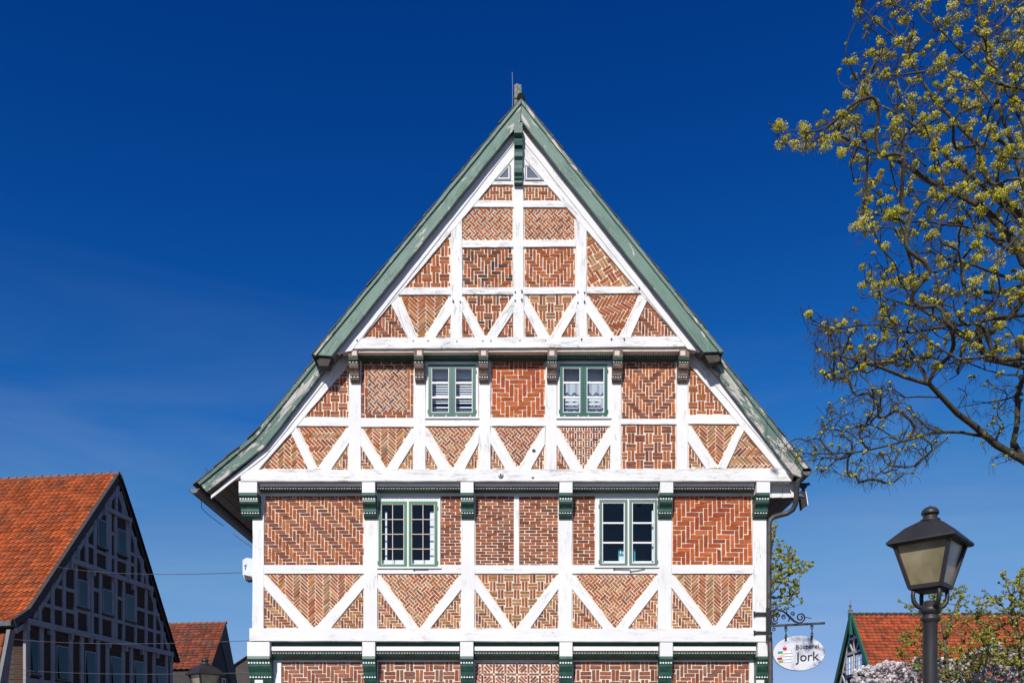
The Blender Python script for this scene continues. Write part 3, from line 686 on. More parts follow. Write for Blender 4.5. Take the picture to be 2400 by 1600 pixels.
# ---- moulded filler beams between the brackets
def filler(x0, x1, Yl, rows, dent, mt_top=None, nd=6.2, strip=None):
    "rows: (y pixel, distance in front of the wall); dent: (y0, y1, front)"
    Yw = Yl-.03; Xa, Xb = XP(x0, Yw-.12), XP(x1, Yw-.12)
    pts = [(Xa, Yw-p, ZP(y, Yw-p)) for y, p in rows]
    b = MB(); b.extr([(Xa, Yl+.02, pts[0][2])]+pts+[(Xa, Yl+.02, pts[-1][2])], (Xb-Xa, 0, 0)); o = b.obj('filler_beam', MT['green'], house)
    d = MB(); y0, y1, fr = dent; Yc = Yw-fr; k = int((x1-x0)/nd); wd = (Xb-Xa)/k
    for i in range(k):
        zt, zb = ZP(y0, Yc), ZP(y1, Yc); xx = Xa+wd*(i+.2+rnd.uniform(-.06, .06)); hz = (zt-zb)*rnd.uniform(0, .15)
        d.box(xx, xx+wd*rnd.uniform(.5, .62), Yc-.014, Yc+.01, zb+hz*.5, zt-hz)
    d.obj('dentil_row', MT['rope' if nd > 6 else 'wwhite'], o, kind='stuff')
    if strip:
        y0, y1, fr = strip; Yc = Yw-fr; s = MB(); s.box(Xa+.01, Xb-.01, Yc, Yc+.03, ZP(y1, Yc), ZP(y0, Yc)); s.obj('white_strip', MT['white'], o)
bx = [819, 841.5, 971.5, 994, 1122, 1145, 1282, 1305, 1435, 1458, 1589, 1612.5]
for i in range(1, 10, 2):
    filler(bx[i], bx[i+1], Y2, [(818, .07), (825, .07), (827, .105), (831, .11), (835, .10), (839, .07), (842, .03), (846, .0)], (828, 832.5, .112), nd=5.6, strip=(821, 824.5, .12) if i in (3,) else None)
bx = [608, 851, 882, 1080, 1111, 1310, 1341, 1544, 1575, 1768]
for i in range(0, 10, 2):
    filler(bx[i]+1, bx[i+1]-1, Y1, [(1128, .12), (1139, .13), (1141, .145), (1147, .14), (1150, .10), (1153, .05), (1154, .0)], (1141.5, 1146, .147), strip=(1132, 1139, .18))
bx = [637, 851.5, 882, 1079, 1110.5, 1310, 1341, 1543.5, 1574, 1771]
for i in range(0, 10, 2):
    filler(bx[i]+1, bx[i+1]-1, YG, [(1505, .12), (1522, .14), (1526, .16), (1531, .16), (1536, .14), (1541, .09), (1545, .02)], (1527.5, 1531.5, .163), strip=(1514, 1524, .195))
# ---- windows
def pbox(b, x0, x1, y0, y1, Yf, Yb): b.box(XP(x0, Yf), XP(x1, Yf), Yf, Yb, ZP(y1, Yf), ZP(y0, Yf))
def ring(b, x0, x1, y0, y1, wd, Yf, Yb, wt=None, wb=None):
    wt = wd if wt is None else wt; wb = wd if wb is None else wb
    pbox(b, x0, x0+wd, y0, y1, Yf, Yb); pbox(b, x1-wd, x1, y0, y1, Yf, Yb); pbox(b, x0+wd, x1-wd, y0, y0+wt, Yf, Yb); pbox(b, x0+wd, x1-wd, y1-wb, y1, Yf, Yb)
def window(Y, outer, casements, sash_mat, sw, inner_w, cols, rows, label, frame_mat='white', bar=1.2, glass='glass', inside=None, hole=None, bar_mat='wwhite'):
    x0, x1, y0, y1 = outer
    fr = MB(); xs = sorted(casements); a = x0
    for (cx0, cx1, cy0, cy1) in xs:
        pbox(fr, a, cx0+1.5, y0, y1, Y-.030, Y+.10); a = cx1-1.5
        pbox(fr, cx0+1.5, cx1-1.5, y0, cy0+1.5, Y-.030, Y+.10); pbox(fr, cx0+1.5, cx1-1.5, cy1-1.5, y1, Y-.030, Y+.10)
    pbox(fr, a, x1, y0, y1, Y-.030, Y+.10)
    wn = fr.obj('window', MT[frame_mat], house, label=label)
    s = MB(); pbox(s, x0-2, x1+2, y1-3, y1+1, Y-.055, Y); s.obj('sill', MT['white'], wn)
    for (cx0, cx1, cy0, cy1) in xs:
        sa = MB(); ring(sa, cx0, cx1, cy0, cy1, sw, Y-.046, Y+.02); sa.obj('sash', MT[sash_mat], wn)
        ix0, ix1, iy0, iy1 = cx0+sw, cx1-sw, cy0+sw, cy1-sw
        ib = MB(); ring(ib, ix0-.3, ix1+.3, iy0-.3, iy1+.3, inner_w, Y-.040, Y+.015)
        gx = [ix0+inner_w+(ix1-ix0-2*inner_w)*k/cols for k in range(cols+1)]; gy = [iy0+inner_w+(iy1-iy0-2*inner_w)*k/rows for k in range(rows+1)]
        for k in range(1, cols): pbox(ib, gx[k]-bar/2, gx[k]+bar/2, gy[0], gy[-1], Y-.034, Y-.008)
        for k in range(1, rows): pbox(ib, gx[0], gx[-1], gy[k]-bar/2, gy[k]+bar/2, Y-.036, Y-.010)
        ib.obj('glazing_bars', MT[bar_mat], wn)
        for i in range(cols):
            for j in range(rows):
                q = MB(); tl = rnd.uniform(-.002, .002); X0, X1 = XP(gx[i]-.2, Y), XP(gx[i+1]+.2, Y); za, zb = ZP(gy[j]-.2, Y), ZP(gy[j+1]+.2, Y)
                q.add([(X0, Y+tl, za), (X1, Y-tl, za), (X1, Y-tl*.5, zb), (X0, Y+tl*.5, zb)], [(0, 1, 2, 3)]); q.obj('pane', MT[glass], wn)
        hg = MB()
        for yy in (cy0+12, cy1-14):
            xo = cx0-2 if cx0 == xs[0][0] else cx1; pbox(hg, xo, xo+2, yy, yy+7, Y-.05, Y-.03)
        hg.obj('hinge', MT[sash_mat], wn)
    # room behind the glass
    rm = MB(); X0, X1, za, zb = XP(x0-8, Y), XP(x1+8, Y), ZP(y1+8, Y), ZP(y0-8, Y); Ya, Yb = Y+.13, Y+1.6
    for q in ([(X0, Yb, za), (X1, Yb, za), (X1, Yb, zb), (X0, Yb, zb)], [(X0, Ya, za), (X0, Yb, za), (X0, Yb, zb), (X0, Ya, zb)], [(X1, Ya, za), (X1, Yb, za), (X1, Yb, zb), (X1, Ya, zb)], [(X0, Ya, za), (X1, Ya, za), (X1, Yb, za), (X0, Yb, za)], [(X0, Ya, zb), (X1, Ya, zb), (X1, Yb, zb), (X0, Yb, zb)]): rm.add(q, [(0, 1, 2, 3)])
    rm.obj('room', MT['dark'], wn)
    if inside: inside(wn, Y)
    return wn
def blinds(wn, Y):
    b = MB(); d = MB()
    for k in range(20):
        y = 858+k*5.7; x0 = 1008; x1 = 1111
        Yk = Y+.16; sl = MB(); z = ZP(y, Yk); X0, X1 = XP(x0, Yk), XP(x1, Yk); hh = .021
        if k > 14 and k % 3 == 1: continue
        b.add([(X0, Yk-.012, z-hh), (X1, Yk-.012, z-hh), (X1, Yk+.018, z+hh), (X0, Yk+.018, z+hh)], [(0, 1, 2, 3)])
    b.obj('blind', MT['cloth'], wn)
    pbox(d, 1006, 1114, 852, 888, Y+.12, Y+.135); d.obj('roller_blind', MT['greycloth'], wn)
    e = MB(); pbox(e, 1021, 1052, 925, 934, Y+.125, Y+.13); pbox(e, 1078, 1110, 923, 932, Y+.125, Y+.13); e.obj('sill_paper', MT['cloth'], wn)
def curtain(wn, Y):
    b = MB(); n = 60; vs = []
    for i in range(n+1):
        u = i/n; x = 1316+u*104; dz = 3*math.sin(u*9)+2*math.sin(u*21)
        Yk = Y+.15+.02*math.sin(u*38)
        vs += [(XP(x, Yk), Yk, ZP(893+dz, Yk)), (XP(x, Yk), Yk+.02, ZP(978, Yk))]
    b.add(vs, [(2*i, 2*i+2, 2*i+3, 2*i+1) for i in range(n)]); b.obj('net_curtain', MT['greycloth'], wn)
    c = MB()
    for y in (935, 944, 952): pbox(c, 1324, 1356, y, y+5, Y+.11, Y+.115); pbox(c, 1377, 1408, y, y+5, Y+.11, Y+.115)
    c.obj('blind_slat', MT['cloth'], wn)
    d = MB(); pbox(d, 1310, 1426, 848, 978, Y+.20, Y+.21); d.obj('roller_blind', MT['greycloth'], wn)
def reveal(wn, Y):
    b = MB()
    for a, c in ((903, 907), (1008, 1021)): pbox(b, a, c, 1198, 1322, Y+.10, Y+.16)
    pbox(b, 892, 948, 1312, 1324, Y+.06, Y+.2); pbox(b, 962, 1022, 1312, 1324, Y+.06, Y+.2); b.obj('inner_frame', MT['wwhite'], wn)
def poster(wn, Y):
    b = MB(); pbox(b, 1449, 1489, 1286, 1322, Y+.10, Y+.104); pp = b.obj('poster', MT['poster'], wn)
    c = MB(); pbox(c, 1451, 1470, 1303, 1321, Y+.094, Y+.098)
    for k in range(3): pbox(c, 1453+k*6, 1456+k*6, 1290+k % 2*2, 1297, Y+.094, Y+.098)
    c.obj('poster_print', MT['cloth'], wn)
    d = MB(); pbox(d, 1528, 1535, 1196, 1322, Y+.06, Y+.1); pbox(d, 1412, 1535, 1314, 1324, Y+.06, Y+.12); d.obj('inner_frame', MT['wwhite'], wn)
window(Y2, (998, 1121, 847, 979), [(1004, 1059.2, 854, 973.5), (1059.8, 1114.5, 854, 973.5)], 'wgreen', 7.2, 1.6, 1, 3, 'green casement window with white horizontal blinds', bar=4, inside=blinds)
window(Y2, (1306, 1431, 846, 979), [(1312, 1367.2, 853, 973.5), (1367.8, 1423.5, 853, 973.5)], 'wgreen', 7.2, 1.8, 1, 3, 'green casement window with grey net curtain', bar=4, inside=curtain)
window(Y1, (885, 1032, 1160, 1330), [(887, 953, 1174, 1328), (958, 1024.5, 1174, 1328)], 'wgreen2', 6.0, 1.8, 2, 4, 'leaf green window with leaded square panes', bar=1.5, inside=reveal, bar_mat='pale')
window(Y1, (1395, 1543, 1160, 1328), [(1405, 1470.5, 1170, 1325.5), (1475, 1540.5, 1170, 1325.5)], 'wgrey', 6.2, 2.2, 1, 3, 'grey green window with a teal poster in its corner', bar=3.6, inside=poster)
def small_window(outer, label):
    # frame ring of the little triangular gable light
    out = orient(outer); inn = inset_poly(out, 3.2); i2 = inset_poly(out, 5.0)
    Yf = Y3-.045; b = MB(); n = len(out)
    def rg(bm, A, B, Ya, Yb):
        vs = [P(x, y, Ya) for x, y in A]+[P(x, y, Ya) for x, y in B]; vs += [Vector((v.x, Yb, v.z)) for v in vs]; m = len(A)
        fs = []
        for i in range(m):
            j = (i+1) % m; fs += [(i, j, m+j, m+i), (i, 2*m+i, 2*m+j, j), (m+i, m+j, 3*m+j, 3*m+i)]
        bm.add(vs, fs)
    rg(b, out, inn, Yf, Y3-.01); wn = b.obj('window', MT['wgraypaint'], house, label=label)
    c = MB(); rg(c, inn, i2, Yf+.006, Y3-.01); c.obj('inner_frame', MT['wwhite'], wn)
    d = MB(); d.add([P(x, y, Y3-.028) for x, y in i2], [tuple(range(n))]); d.obj('pane', MT['glass'], wn)
    e = MB(); e.add([P(x, y, Y3-.022) for x, y in inn], [tuple(range(n))]); e.obj('backing', MT['midgrey'], wn)
small_window([(1190, 385), (1196.5, 385), (1197, 421.5), (1158, 421.5)], 'small grey triangular gable light left of the ridge bracket')
small_window([(1230, 387), (1244, 387), (1275, 422.5), (1230, 422.5)], 'small grey triangular gable light right of the ridge bracket')
# stay hooks and fittings on the rails
for pts in ([(970, 1334), (1004, 1333.5)], [(1439, 1333), (1477, 1334)], [(1478, 1338), (1495, 1336), (1512, 1332)]):
    b = MB(); b.tube([P(x, y, Y1-.045) for x, y in pts], .006, 5); b.lathe([(.012, -.012), (.012, .012)], P(pts[0][0], pts[0][1], Y1-.045), 6); b.obj('stay_hook', MT['iron'], house)
for x in (1015, 1046, 1070, 1103, 1323, 1355, 1379, 1412):
    b = MB(); b.lathe([(.014, 0), (.014, .03), (.004, .034)], P(x, 976, Y2-.03), 8, M=Matrix.Rotation(R(90), 3, 'X')); b.obj('window_stay', MT['wwhite'], house)
b = MB(); b.lathe([(.05, 0), (.05, .03), (.03, .05)], P(1173, 1112, Y2-.05), 16, M=Matrix.Rotation(R(90), 3, 'X')); o = b.obj('round_lamp_boss', MT['wwhite'], house, smooth=False)
b = MB(); b.lathe([(.014, 0), (.014, .02)], P(1173, 1111, Y2-.098), 8, M=Matrix.Rotation(R(90), 3, 'X')); b.obj('boss_core', MT['iron'], o)
for x, y in ((1249, 1119), (1251, 1054)):
    b = MB(); c = P(x, y, Y2-.052); b.box(c.x-.03, c.x+.03, c.y, c.y+.02, c.z-.008, c.z+.008); b.box(c.x-.01, c.x+.01, c.y-.006, c.y+.02, c.z-.018, c.z+.018); b.obj('tie_anchor', MT['greywood'], house)
# oak pegs
for x, y, Y in [(837+k*0, 798, Y3) for k in (0,)]+[(968, 797, Y3), (1003, 797, Y3), (1070, 798, Y3), (1131, 797, Y3), (1150, 797, Y3), (1218, 796, Y3), (1278, 796, Y3), (1363, 795, Y3), (1433, 795, Y3), (1463, 795, Y3), (1207, 682, Y3), (1223, 682, Y3), (1207, 702, Y3), (1223, 702, Y3), (1062, 705, Y3), (1078, 705, Y3), (1354, 682, Y3), (1370, 683, Y3), (1354, 707, Y3), (1370, 707, Y3), (1498, 675, Y3)]:
    b = MB(); b.lathe([(.016, 0), (.014, .02)], P(x, y, Y-.046), 7, M=Matrix.Rotation(R(90), 3, 'X')); b.obj('peg', MT['greywood' if rnd.random() < .4 else 'white'], house)

# ---- roof: bargeboards, soffits, tile courses
slab('bargeboard', [(1221, 237), (738, 831), (776.5, 834), (1220.5, 283)], YBU, YBU+.045, MT['barge'], house, axis=(-.63, .77), jit=.6)
slab('bargeboard', [(1222, 237), (1689, 824), (1649, 825), (1221.5, 283)], YBU, YBU+.045, MT['barge'], house, axis=(.63, .77), jit=.6)
slab('bargeboard', [(744, 838), (596, 1025), (621, 1046), (776, 846)], YBL, YBL+.045, MT['barge2'], house, axis=(-.63, .77), jit=.6)
slab('bargeboard', [(597, 1023), (467, 1133), (484, 1152), (622, 1045)], YBL+.003, YBL+.045, MT['barge2'], house, axis=(-.76, .64), jit=.6)
slab('bargeboard', [(1685, 838), (1884, 1090), (1877, 1118), (1858, 1110), (1651, 840)], YBL, YBL+.045, MT['barge2'], house, axis=(.63, .77), jit=.6)
for q, Yq, ax, mt in (([(1221, 231), (733, 830), (740, 832), (1221, 242)], YBU, (-.63, .77), 'barge'), ([(1222, 231), (1696, 824), (1687, 825), (1222, 242)], YBU, (.63, .77), 'barge'),
                  ([(741, 838), (592, 1022), (599, 1027), (748, 842)], YBL, (-.63, .77), 'barge2'), ([(593, 1020), (462, 1130), (468, 1135), (598, 1027)], YBL, (-.76, .64), 'barge2'), ([(1690, 838), (1896, 1096), (1885, 1098), (1681, 840)], YBL, (.63, .77), 'barge2')):
    slab('verge_moulding', q, Yq-.028, Yq+.03, MT[mt], house, axis=ax, jit=.5)
def sweep(name, pts, Ya, Yb, th, mat, label=None):
    "sheet swept back from a profile given in world (x, z); th = thickness along its normal"
    b = MB()
    for (x0, z0), (x1, z1) in zip(pts, pts[1:]):
        n = Vector((-(z1-z0), x1-x0)).normalized()
        if n.y < 0: n = -n
        q = [(x0, Ya, z0), (x1, Ya, z1), (x1+n.x*th, Ya, z1+n.y*th), (x0+n.x*th, Ya, z0+n.y*th)]
        b.extr([Vector(v) for v in q], (0, Yb-Ya, 0))
    return b.obj(name, mat, house)
W2 = lambda x, y, Y: (XP(x, Y), ZP(y, Y))
# soffits meet the inner edges of the bargeboards
sweep('soffit', [W2(1221, 281, YBU), W2(775, 832, YBU)], YBU+.046, Y2+.02, .03, MT['soffit'])
sweep('soffit', [W2(1221, 281, YBU), W2(1650, 823, YBU)], YBU+.046, Y2+.02, .03, MT['soffit'])
sweep('soffit', [W2(800, 812, YBL), W2(620, 1043, YBL)], YBL+.046, YBACK-.3, .03, MT['soffit'])
sweep('soffit', [W2(1625, 805, YBL), W2(1858, 1107, YBL)], YBL+.046, YBACK-.3, .03, MT['soffit'])
# left eaves soffit in separate boards running back along the house
pa, pb = Vector(W2(621, 1044, YBL)), Vector(W2(483, 1150, YBL)); nb_ = 9
for k in range(nb_):
    a, c = pa.lerp(pb, (k+.03)/nb_), pa.lerp(pb, (k+.97)/nb_); n = Vector((-(c.y-a.y), c.x-a.x)).normalized(); n = n if n.y > 0 else -n; dz = n*(.004*(k % 2))
    b = MB(); b.extr([Vector((v.x, YBL+.046, v.y)) for v in (a+dz, c+dz, c+n*.03, a+n*.03)], (0, YBACK-YBL-.3, 0)); b.obj('soffit_board', MT['soffit_brown'], house)
def roof_slope(profs, Ya, Yb, name):
    "overlapping tile courses down a profile of world (x, z) points; slight unevenness at the verge"
    b = MB(); tot = 0; segs = []
    for p, q in zip(profs, profs[1:]): segs.append((Vector(p), Vector(q), (Vector(q)-Vector(p)).length))
    L_ = sum(s[2] for s in segs); n = int(L_/.26)
    def at(d):
        for p, q, l in segs:
            if d <= l: return p.lerp(q, d/l), (q-p).normalized()
            d -= l
        p, q, l = segs[-1]; return q+(q-p).normalized()*d, (q-p).normalized()
    for k in range(n):
        p, d = at(k*L_/n); q, d2 = at(min(L_*1.004, (k+1.25)*L_/n)); nn = Vector((-d.y, d.x)); nn = nn if nn.y > 0 else -nn
        oy = rnd.uniform(-.03, .012)
        poly = [p+nn*.002, q+nn*.018, q+nn*.034, p+nn*.012]
        b.extr([Vector((v.x, Ya+oy, v.y)) for v in poly], (0, Yb-Ya-oy, 0), tuple([rnd.uniform(.8, 1.2)]*3))
    return b.obj(name, MT['tile_dark'], house, kind='stuff', label='tile courses of the main roof')
roof_slope([W2(1221, 233, YBU), W2(735, 831, YBU)], YBU-.02, YBL+.6, 'roof_tiles'); roof_slope([W2(1222, 233, YBU), W2(1692, 824, YBU)], YBU-.02, YBL+.6, 'roof_tiles')
ap = W2(1221, 233, YBU)
roof_slope([ap, W2(741, 842, YBL), W2(594, 1023, YBL), W2(458, 1136, YBL)], YBL-.02, YBACK, 'roof_tiles'); roof_slope([ap, W2(1690, 842, YBL), W2(1897, 1101, YBL)], YBL-.02, YBACK, 'roof_tiles')
# dark closing pieces: underside shade and shadow at the upper roof's stepped ends, as colour
for q in ([(737, 832), (778, 834), (769, 857), (748, 857)], [(1648, 825), (1691, 824), (1686, 846), (1662, 850)]):
    b = MB(); b.extr([P(x, y, YBU+.047) for x, y in orient(q)], (0, .20, 0)); b.obj('verge_end_shade', MT['darkwood'], house)
b = MB(); b.tube([Vector((ap[0], YBU-.02, ap[1]+.03)), Vector((ap[0], YBACK, ap[1]+.03))], .07, 8); b.obj('ridge_tiles', MT['tile_dark'], house)
# finial post and lightning rod
b = MB(); Yf = YBU+.02; n = 6
for k in range(n):
    y0, y1 = 199+k*(252-199)/n, 199+(k+1)*(252-199)/n; j = rnd.uniform(-.6, .6)
    b.box(XP(1205+j, Yf), XP(1222+j*.5, Yf), Yf, Yf+.13, ZP(y1, Yf), ZP(y0, Yf)+(.0 if k else .0))
b.add([P(1205, 199, Yf), P(1211, 196, Yf), P(1222, 199, Yf), P(1222, 199, Yf+.13), P(1209, 197.5, Yf+.13), P(1205, 199, Yf+.13)], [(0, 1, 2), (3, 4, 5), (0, 5, 4, 1), (1, 4, 3, 2), (0, 2, 3, 5)])
b.obj('finial_post', MT['finial'], house)
b = MB(); pbox(b, 1203.5, 1223.5, 229, 231.5, Yf-.01, Yf+.14); b.obj('finial_band', MT['darkwood'], house)
b = MB(); b.tube([P(1201, 252, Yf), P(1201.5, 210, Yf), P(1200.5, 170, Yf)], .006, 5); b.obj('lightning_rod', MT['zinc'], house)
# side, back walls and inner floor so that the house is a closed body
XL, XR = XP(592, Y1), XP(1796, Y1); b = MB(); b.box(XL, XL+.15, Y1+.13, YBACK-.6, 0, ZP(1062, Y1)); b.obj('side_wall', MT['white'], house, label='long left side wall')
b = MB(); b.box(XR-.15, XR, Y1+.13, YBACK-.6, 0, ZP(1062, Y1)); b.obj('side_wall', MT['white'], house, label='long right side wall')
b = MB(); b.extr([Vector((x, YBACK-.6, z)) for x, z in ((XL, 0), (XR, 0), W2(1858, 1104, YBL), (ap[0], ap[1]-.5), W2(600, 1055, YBL), (XL, ZP(1120, YBL)))], (0, .15, 0)); b.obj('back_wall', MT['darkbrick'], house)
# right eaves box in white boards
for a, c in ((1801, 1807.3), (1807.9, 1833.6), (1834.2, 1860.6), (1861.2, 1867)):
    slab('eaves_board', [(a, 1126), (c, 1126), (c, 1165), (a, 1166)], Y1-.10-rnd.uniform(0, .004), Y1-.07, MT['white'], house, jit=.1)
b = MB(); b.box(XP(1801, Y1-.1), XP(1868, Y1-.1), Y1-.068, YBACK-.5, ZP(1165.5, Y1-.1), ZP(1127, Y1-.1)); b.obj('eaves_box', MT['soffit_brown'], house)
for k in range(3):
    b = MB(); a = 1803+k*22; b.box(XP(a, Y1-.1), XP(a+20.5, Y1-.1), Y1-.06, YBACK-.6, ZP(1167.5, Y1-.1), ZP(1165.4, Y1-.1)); b.obj('soffit_board', MT['soffit_brown'], house)
# gutters
def gutter(x, y, Ya, Yb, name='gutter', r=.085):
    c = P(x, y, Ya); b = MB(); n = 9; vs = []; fs = []
    ys = [Ya, Ya, Yb, Yb]; 
    for Yk in (Ya, Yb):
        for rr in (r, r-.008):
            for k in range(n+1):
                t = math.pi+math.pi*k/n; vs.append((c.x+rr*math.cos(t), Yk, c.z+rr*math.sin(t)))
    m = n+1
    for k in range(n): fs += [(k, k+1, 2*m+k+1, 2*m+k), (m+k, m+k+1, 3*m+k+1, 3*m+k), (k, k+1, m+k+1, m+k)]
    fs.append(tuple(range(m))); b.add(vs, fs); b.tube([(c.x-r, Ya, c.z), (c.x-r, Yb, c.z)], .012, 6); b.tube([(c.x+r, Ya, c.z), (c.x+r, Yb, c.z)], .012, 6)
    b.obj(name, MT['zinc'], house)
gutter(454.5, 1145, YBL-.05, YBACK); gutter(1891, 1104, YBL-.03, YBACK)
b = MB(); Yp = Y1-.06
b.tube([P(x, y, Yp+d) for x, y, d in ((1884, 1112, -.3), (1877, 1118, -.28), (1871, 1128, -.25), (1867.5, 1142, -.2), (1866.5, 1165, -.15), (1864, 1182, -.1), (1858, 1194, -.05), (1845, 1202, 0), (1826, 1207, 0), (1813, 1211, 0), (1805, 1218, 0), (1802.5, 1230, 0), (1802.2, 1330, 0), (1802, 1480, 0), (1804.5, 1500, -.06), (1805.5, 1530, -.1), (1805.5, 1700, -.1), (1805.5, 1980, -.1))], .046, 10); b.obj('downpipe', MT['pipe'], house, smooth=True)
for y in (1250, 1400, 1590):
    b = MB(); c = P(1803 if y < 1500 else 1805.5, y, Yp); b.lathe([(.052, -.015), (.052, .015)], c, 10); b.obj('pipe_clip', MT['pipe'], house)
# snow hook stub and loose wire at the left eaves
b = MB(); b.tube([P(488, 1107, YBL+.3), P(480, 1096, YBL+.3)], .012, 5); b.obj('roof_hook', MT['iron'], house)
b = MB(); b.tube([P(471, 1170, 15.6), P(473, 1190, 15.8), P(490, 1207, 15.9), P(524, 1232, 16.1)], .006, 5); b.obj('eaves_cable', MT['iron'], house)
b = MB(); b.tube([P(545, 1249, 15.9), P(570, 1268, 15.9), P(592, 1282, 15.9)], .008, 5); b.obj('eaves_cable', MT['zinc'], house)

# ------------------------------------------------------------------ things fixed to the house
jb = thing('junction_box', 'pale grey electrical box on the left corner of the white house', 'box', P(580, 1357, Y1+.1))
b = MB(); b.extr([P(x, y, Y1-.02) for x, y in ((568.5, 1311), (578, 1306.5), (592, 1308), (592, 1356), (574, 1357), (568.5, 1345))], (0, .22, 0)); b.obj('casing', MT['boxwhite'], jb)
b = MB(); b.extr([P(x, y, Y1-.03) for x, y in ((571, 1346), (590, 1350), (590, 1358), (575, 1359))], (0, .2, 0)); b.obj('foot', MT['iron'], jb)
b = MB(); b.tube([P(572, 1326, Y1-.025), P(577, 1322, Y1-.03), P(574, 1334, Y1-.03)], .005, 5); b.obj('hook', MT['iron'], jb)

fl = thing('floodlight', 'black floodlight on an arm beside the downpipe under the right eaves', 'floodlight', P(1880, 1172, 15.5))
Yq = 15.45
b = MB(); b.extr([P(x, y, Yq) for x, y in ((1875, 1156), (1887.5, 1150), (1893.5, 1181.5), (1880, 1193.5))], (0, .12, 0)); b.obj('housing', MT['iron'], fl)
b = MB(); b.extr([P(x, y, Yq-.01) for x, y in ((1887.8, 1149.5), (1889.3, 1150), (1894.6, 1182), (1893, 1183))], (0, .13, 0)); b.obj('glass_rim', MT['wwhite'], fl)
b = MB(); b.extr([P(x, y, Yq-.02) for x, y in ((1871, 1157), (1876, 1155.5), (1885, 1162), (1884, 1164.5), (1877, 1162), (1870, 1163))], (0, .05, 0)); b.obj('arm', MT['zinc'], fl)
b = MB(); b.tube([P(1852, 1177, Yq), P(1868, 1172, Yq), P(1878, 1167, Yq), P(1886, 1165, Yq)], .01, 6); b.obj('cable', MT['iron'], fl)
b = MB(); b.extr([P(x, y, Yq+.03) for x, y in ((1868, 1156), (1872, 1156), (1880, 1147), (1888, 1147), (1888, 1152), (1876, 1158), (1868, 1164))], (0, .05, 0)); b.obj('yoke', MT['iron'], fl)
# pigeon
MT['feather'] = m_plain('dark_feathers', (.035, .036, .042), .6, .3, 30, .3, .1)
pg = thing('pigeon', 'dark pigeon perched on the floodlight beside the right gutter', 'pigeon', P(1883, 1147, Yq+.05))
Yd = Yq+.05
def loft(name, secs, mat, par, n=10):
    b = MB(); vs = []; fs = []
    for (x, y, rz, ry) in secs:
        c = P(x, y, Yd)
        for k in range(n):
            t = 2*math.pi*k/n; vs.append((c.x, c.y+math.cos(t)*ry, c.z+math.sin(t)*rz))
    for i in range(len(secs)-1):
        for k in range(n): fs.append((i*n+k, i*n+(k+1) % n, (i+1)*n+(k+1) % n, (i+1)*n+k))
    fs += [tuple(range(n))[::-1], tuple((len(secs)-1)*n+k for k in range(n))]; b.add(vs, fs); return b.obj(name, mat, par, smooth=True)
loft('body', [(1868.5, 1133.5, .008, .03), (1872, 1134.5, .018, .035), (1876, 1137, .04, .05), (1881, 1139, .058, .065), (1886, 1139, .058, .06), (1890, 1137, .044, .048), (1892.5, 1135, .03, .033), (1894, 1133.5, .026, .027), (1896, 1133.5, .027, .027), (1897.5, 1134.5, .018, .018), (1898, 1135.2, .006, .006)], MT['feather'], pg)
b = MB(); b.tube([P(1897.3, 1134.6, Yd), P(1898.5, 1136.5, Yd), P(1898.2, 1137.8, Yd)], [.008, .006, .002], 6); b.obj('beak', MT['iron'], pg)
b = MB(); b.extr([P(x, y, Yd-.062) for x, y in ((1873, 1136), (1883, 1135), (1888, 1138), (1882, 1143.5), (1876, 1141))], (0, .012, 0)); b.obj('wing', MT['feather'], pg)
for dy in (-.025, .025):
    b = MB(); q = [P(1883, 1144, Yd+dy), P(1882.5, 1146, Yd+dy), P(1883, 1147.6, Yd+dy)]; b.tube(q, .006, 5)
    for a in (-.4, 0, .4): b.tube([q[-1], q[-1]+Vector((.03*math.cos(a), .03*math.sin(a), 0))], .004, 4)
    b.obj('leg', MT['iron'], pg)

# hanging sign
Ys = Y1-.12
sg = thing('hanging_sign', 'white oval hanging sign reading Bücherei Jork on a wrought iron bracket', 'sign', P(1800, 1500, Ys))
b = MB(); pbox(b, 1796, 1805, 1423, 1497, Ys-.01, Ys+.02); b.obj('back_plate', MT['iron'], sg)
for y in (1437, 1481.5):
    b = MB(); b.extr([P(x, yy, Y1-.075) for x, yy in ((1767, y-6), (1772, y-3.5), (1797, y-3), (1797, y+3), (1772, y+3.5), (1767, y+6))], (0, .03, 0)); st = b.obj('wall_strap', MT['iron'], sg)
    c = MB(); c.lathe([(.014, 0), (.012, .02)], P(1771.5, y, Y1-.075), 8, M=Matrix.Rotation(R(90), 3, 'X')); c.obj('bolt', MT['zinc'], st)
def ysg(x): return Ys-(x-1800)/120*.22
b = MB(); b.extr([P(1798, 1463.5, ysg(1798)), P(1934, 1456.5, ysg(1934)), P(1934, 1461.5, ysg(1934)), P(1798, 1468.5, ysg(1798))], (0, .035, 0)); b.obj('arm', MT['iron'], sg)
def spiral(cx, cy, r0, r1, a0, turns, n=26): return [(cx+(r0+(r1-r0)*i/n)*math.cos(R(a0+turns*360*i/n)), cy+(r0+(r1-r0)*i/n)*math.sin(R(a0+turns*360*i/n))) for i in range(n+1)]
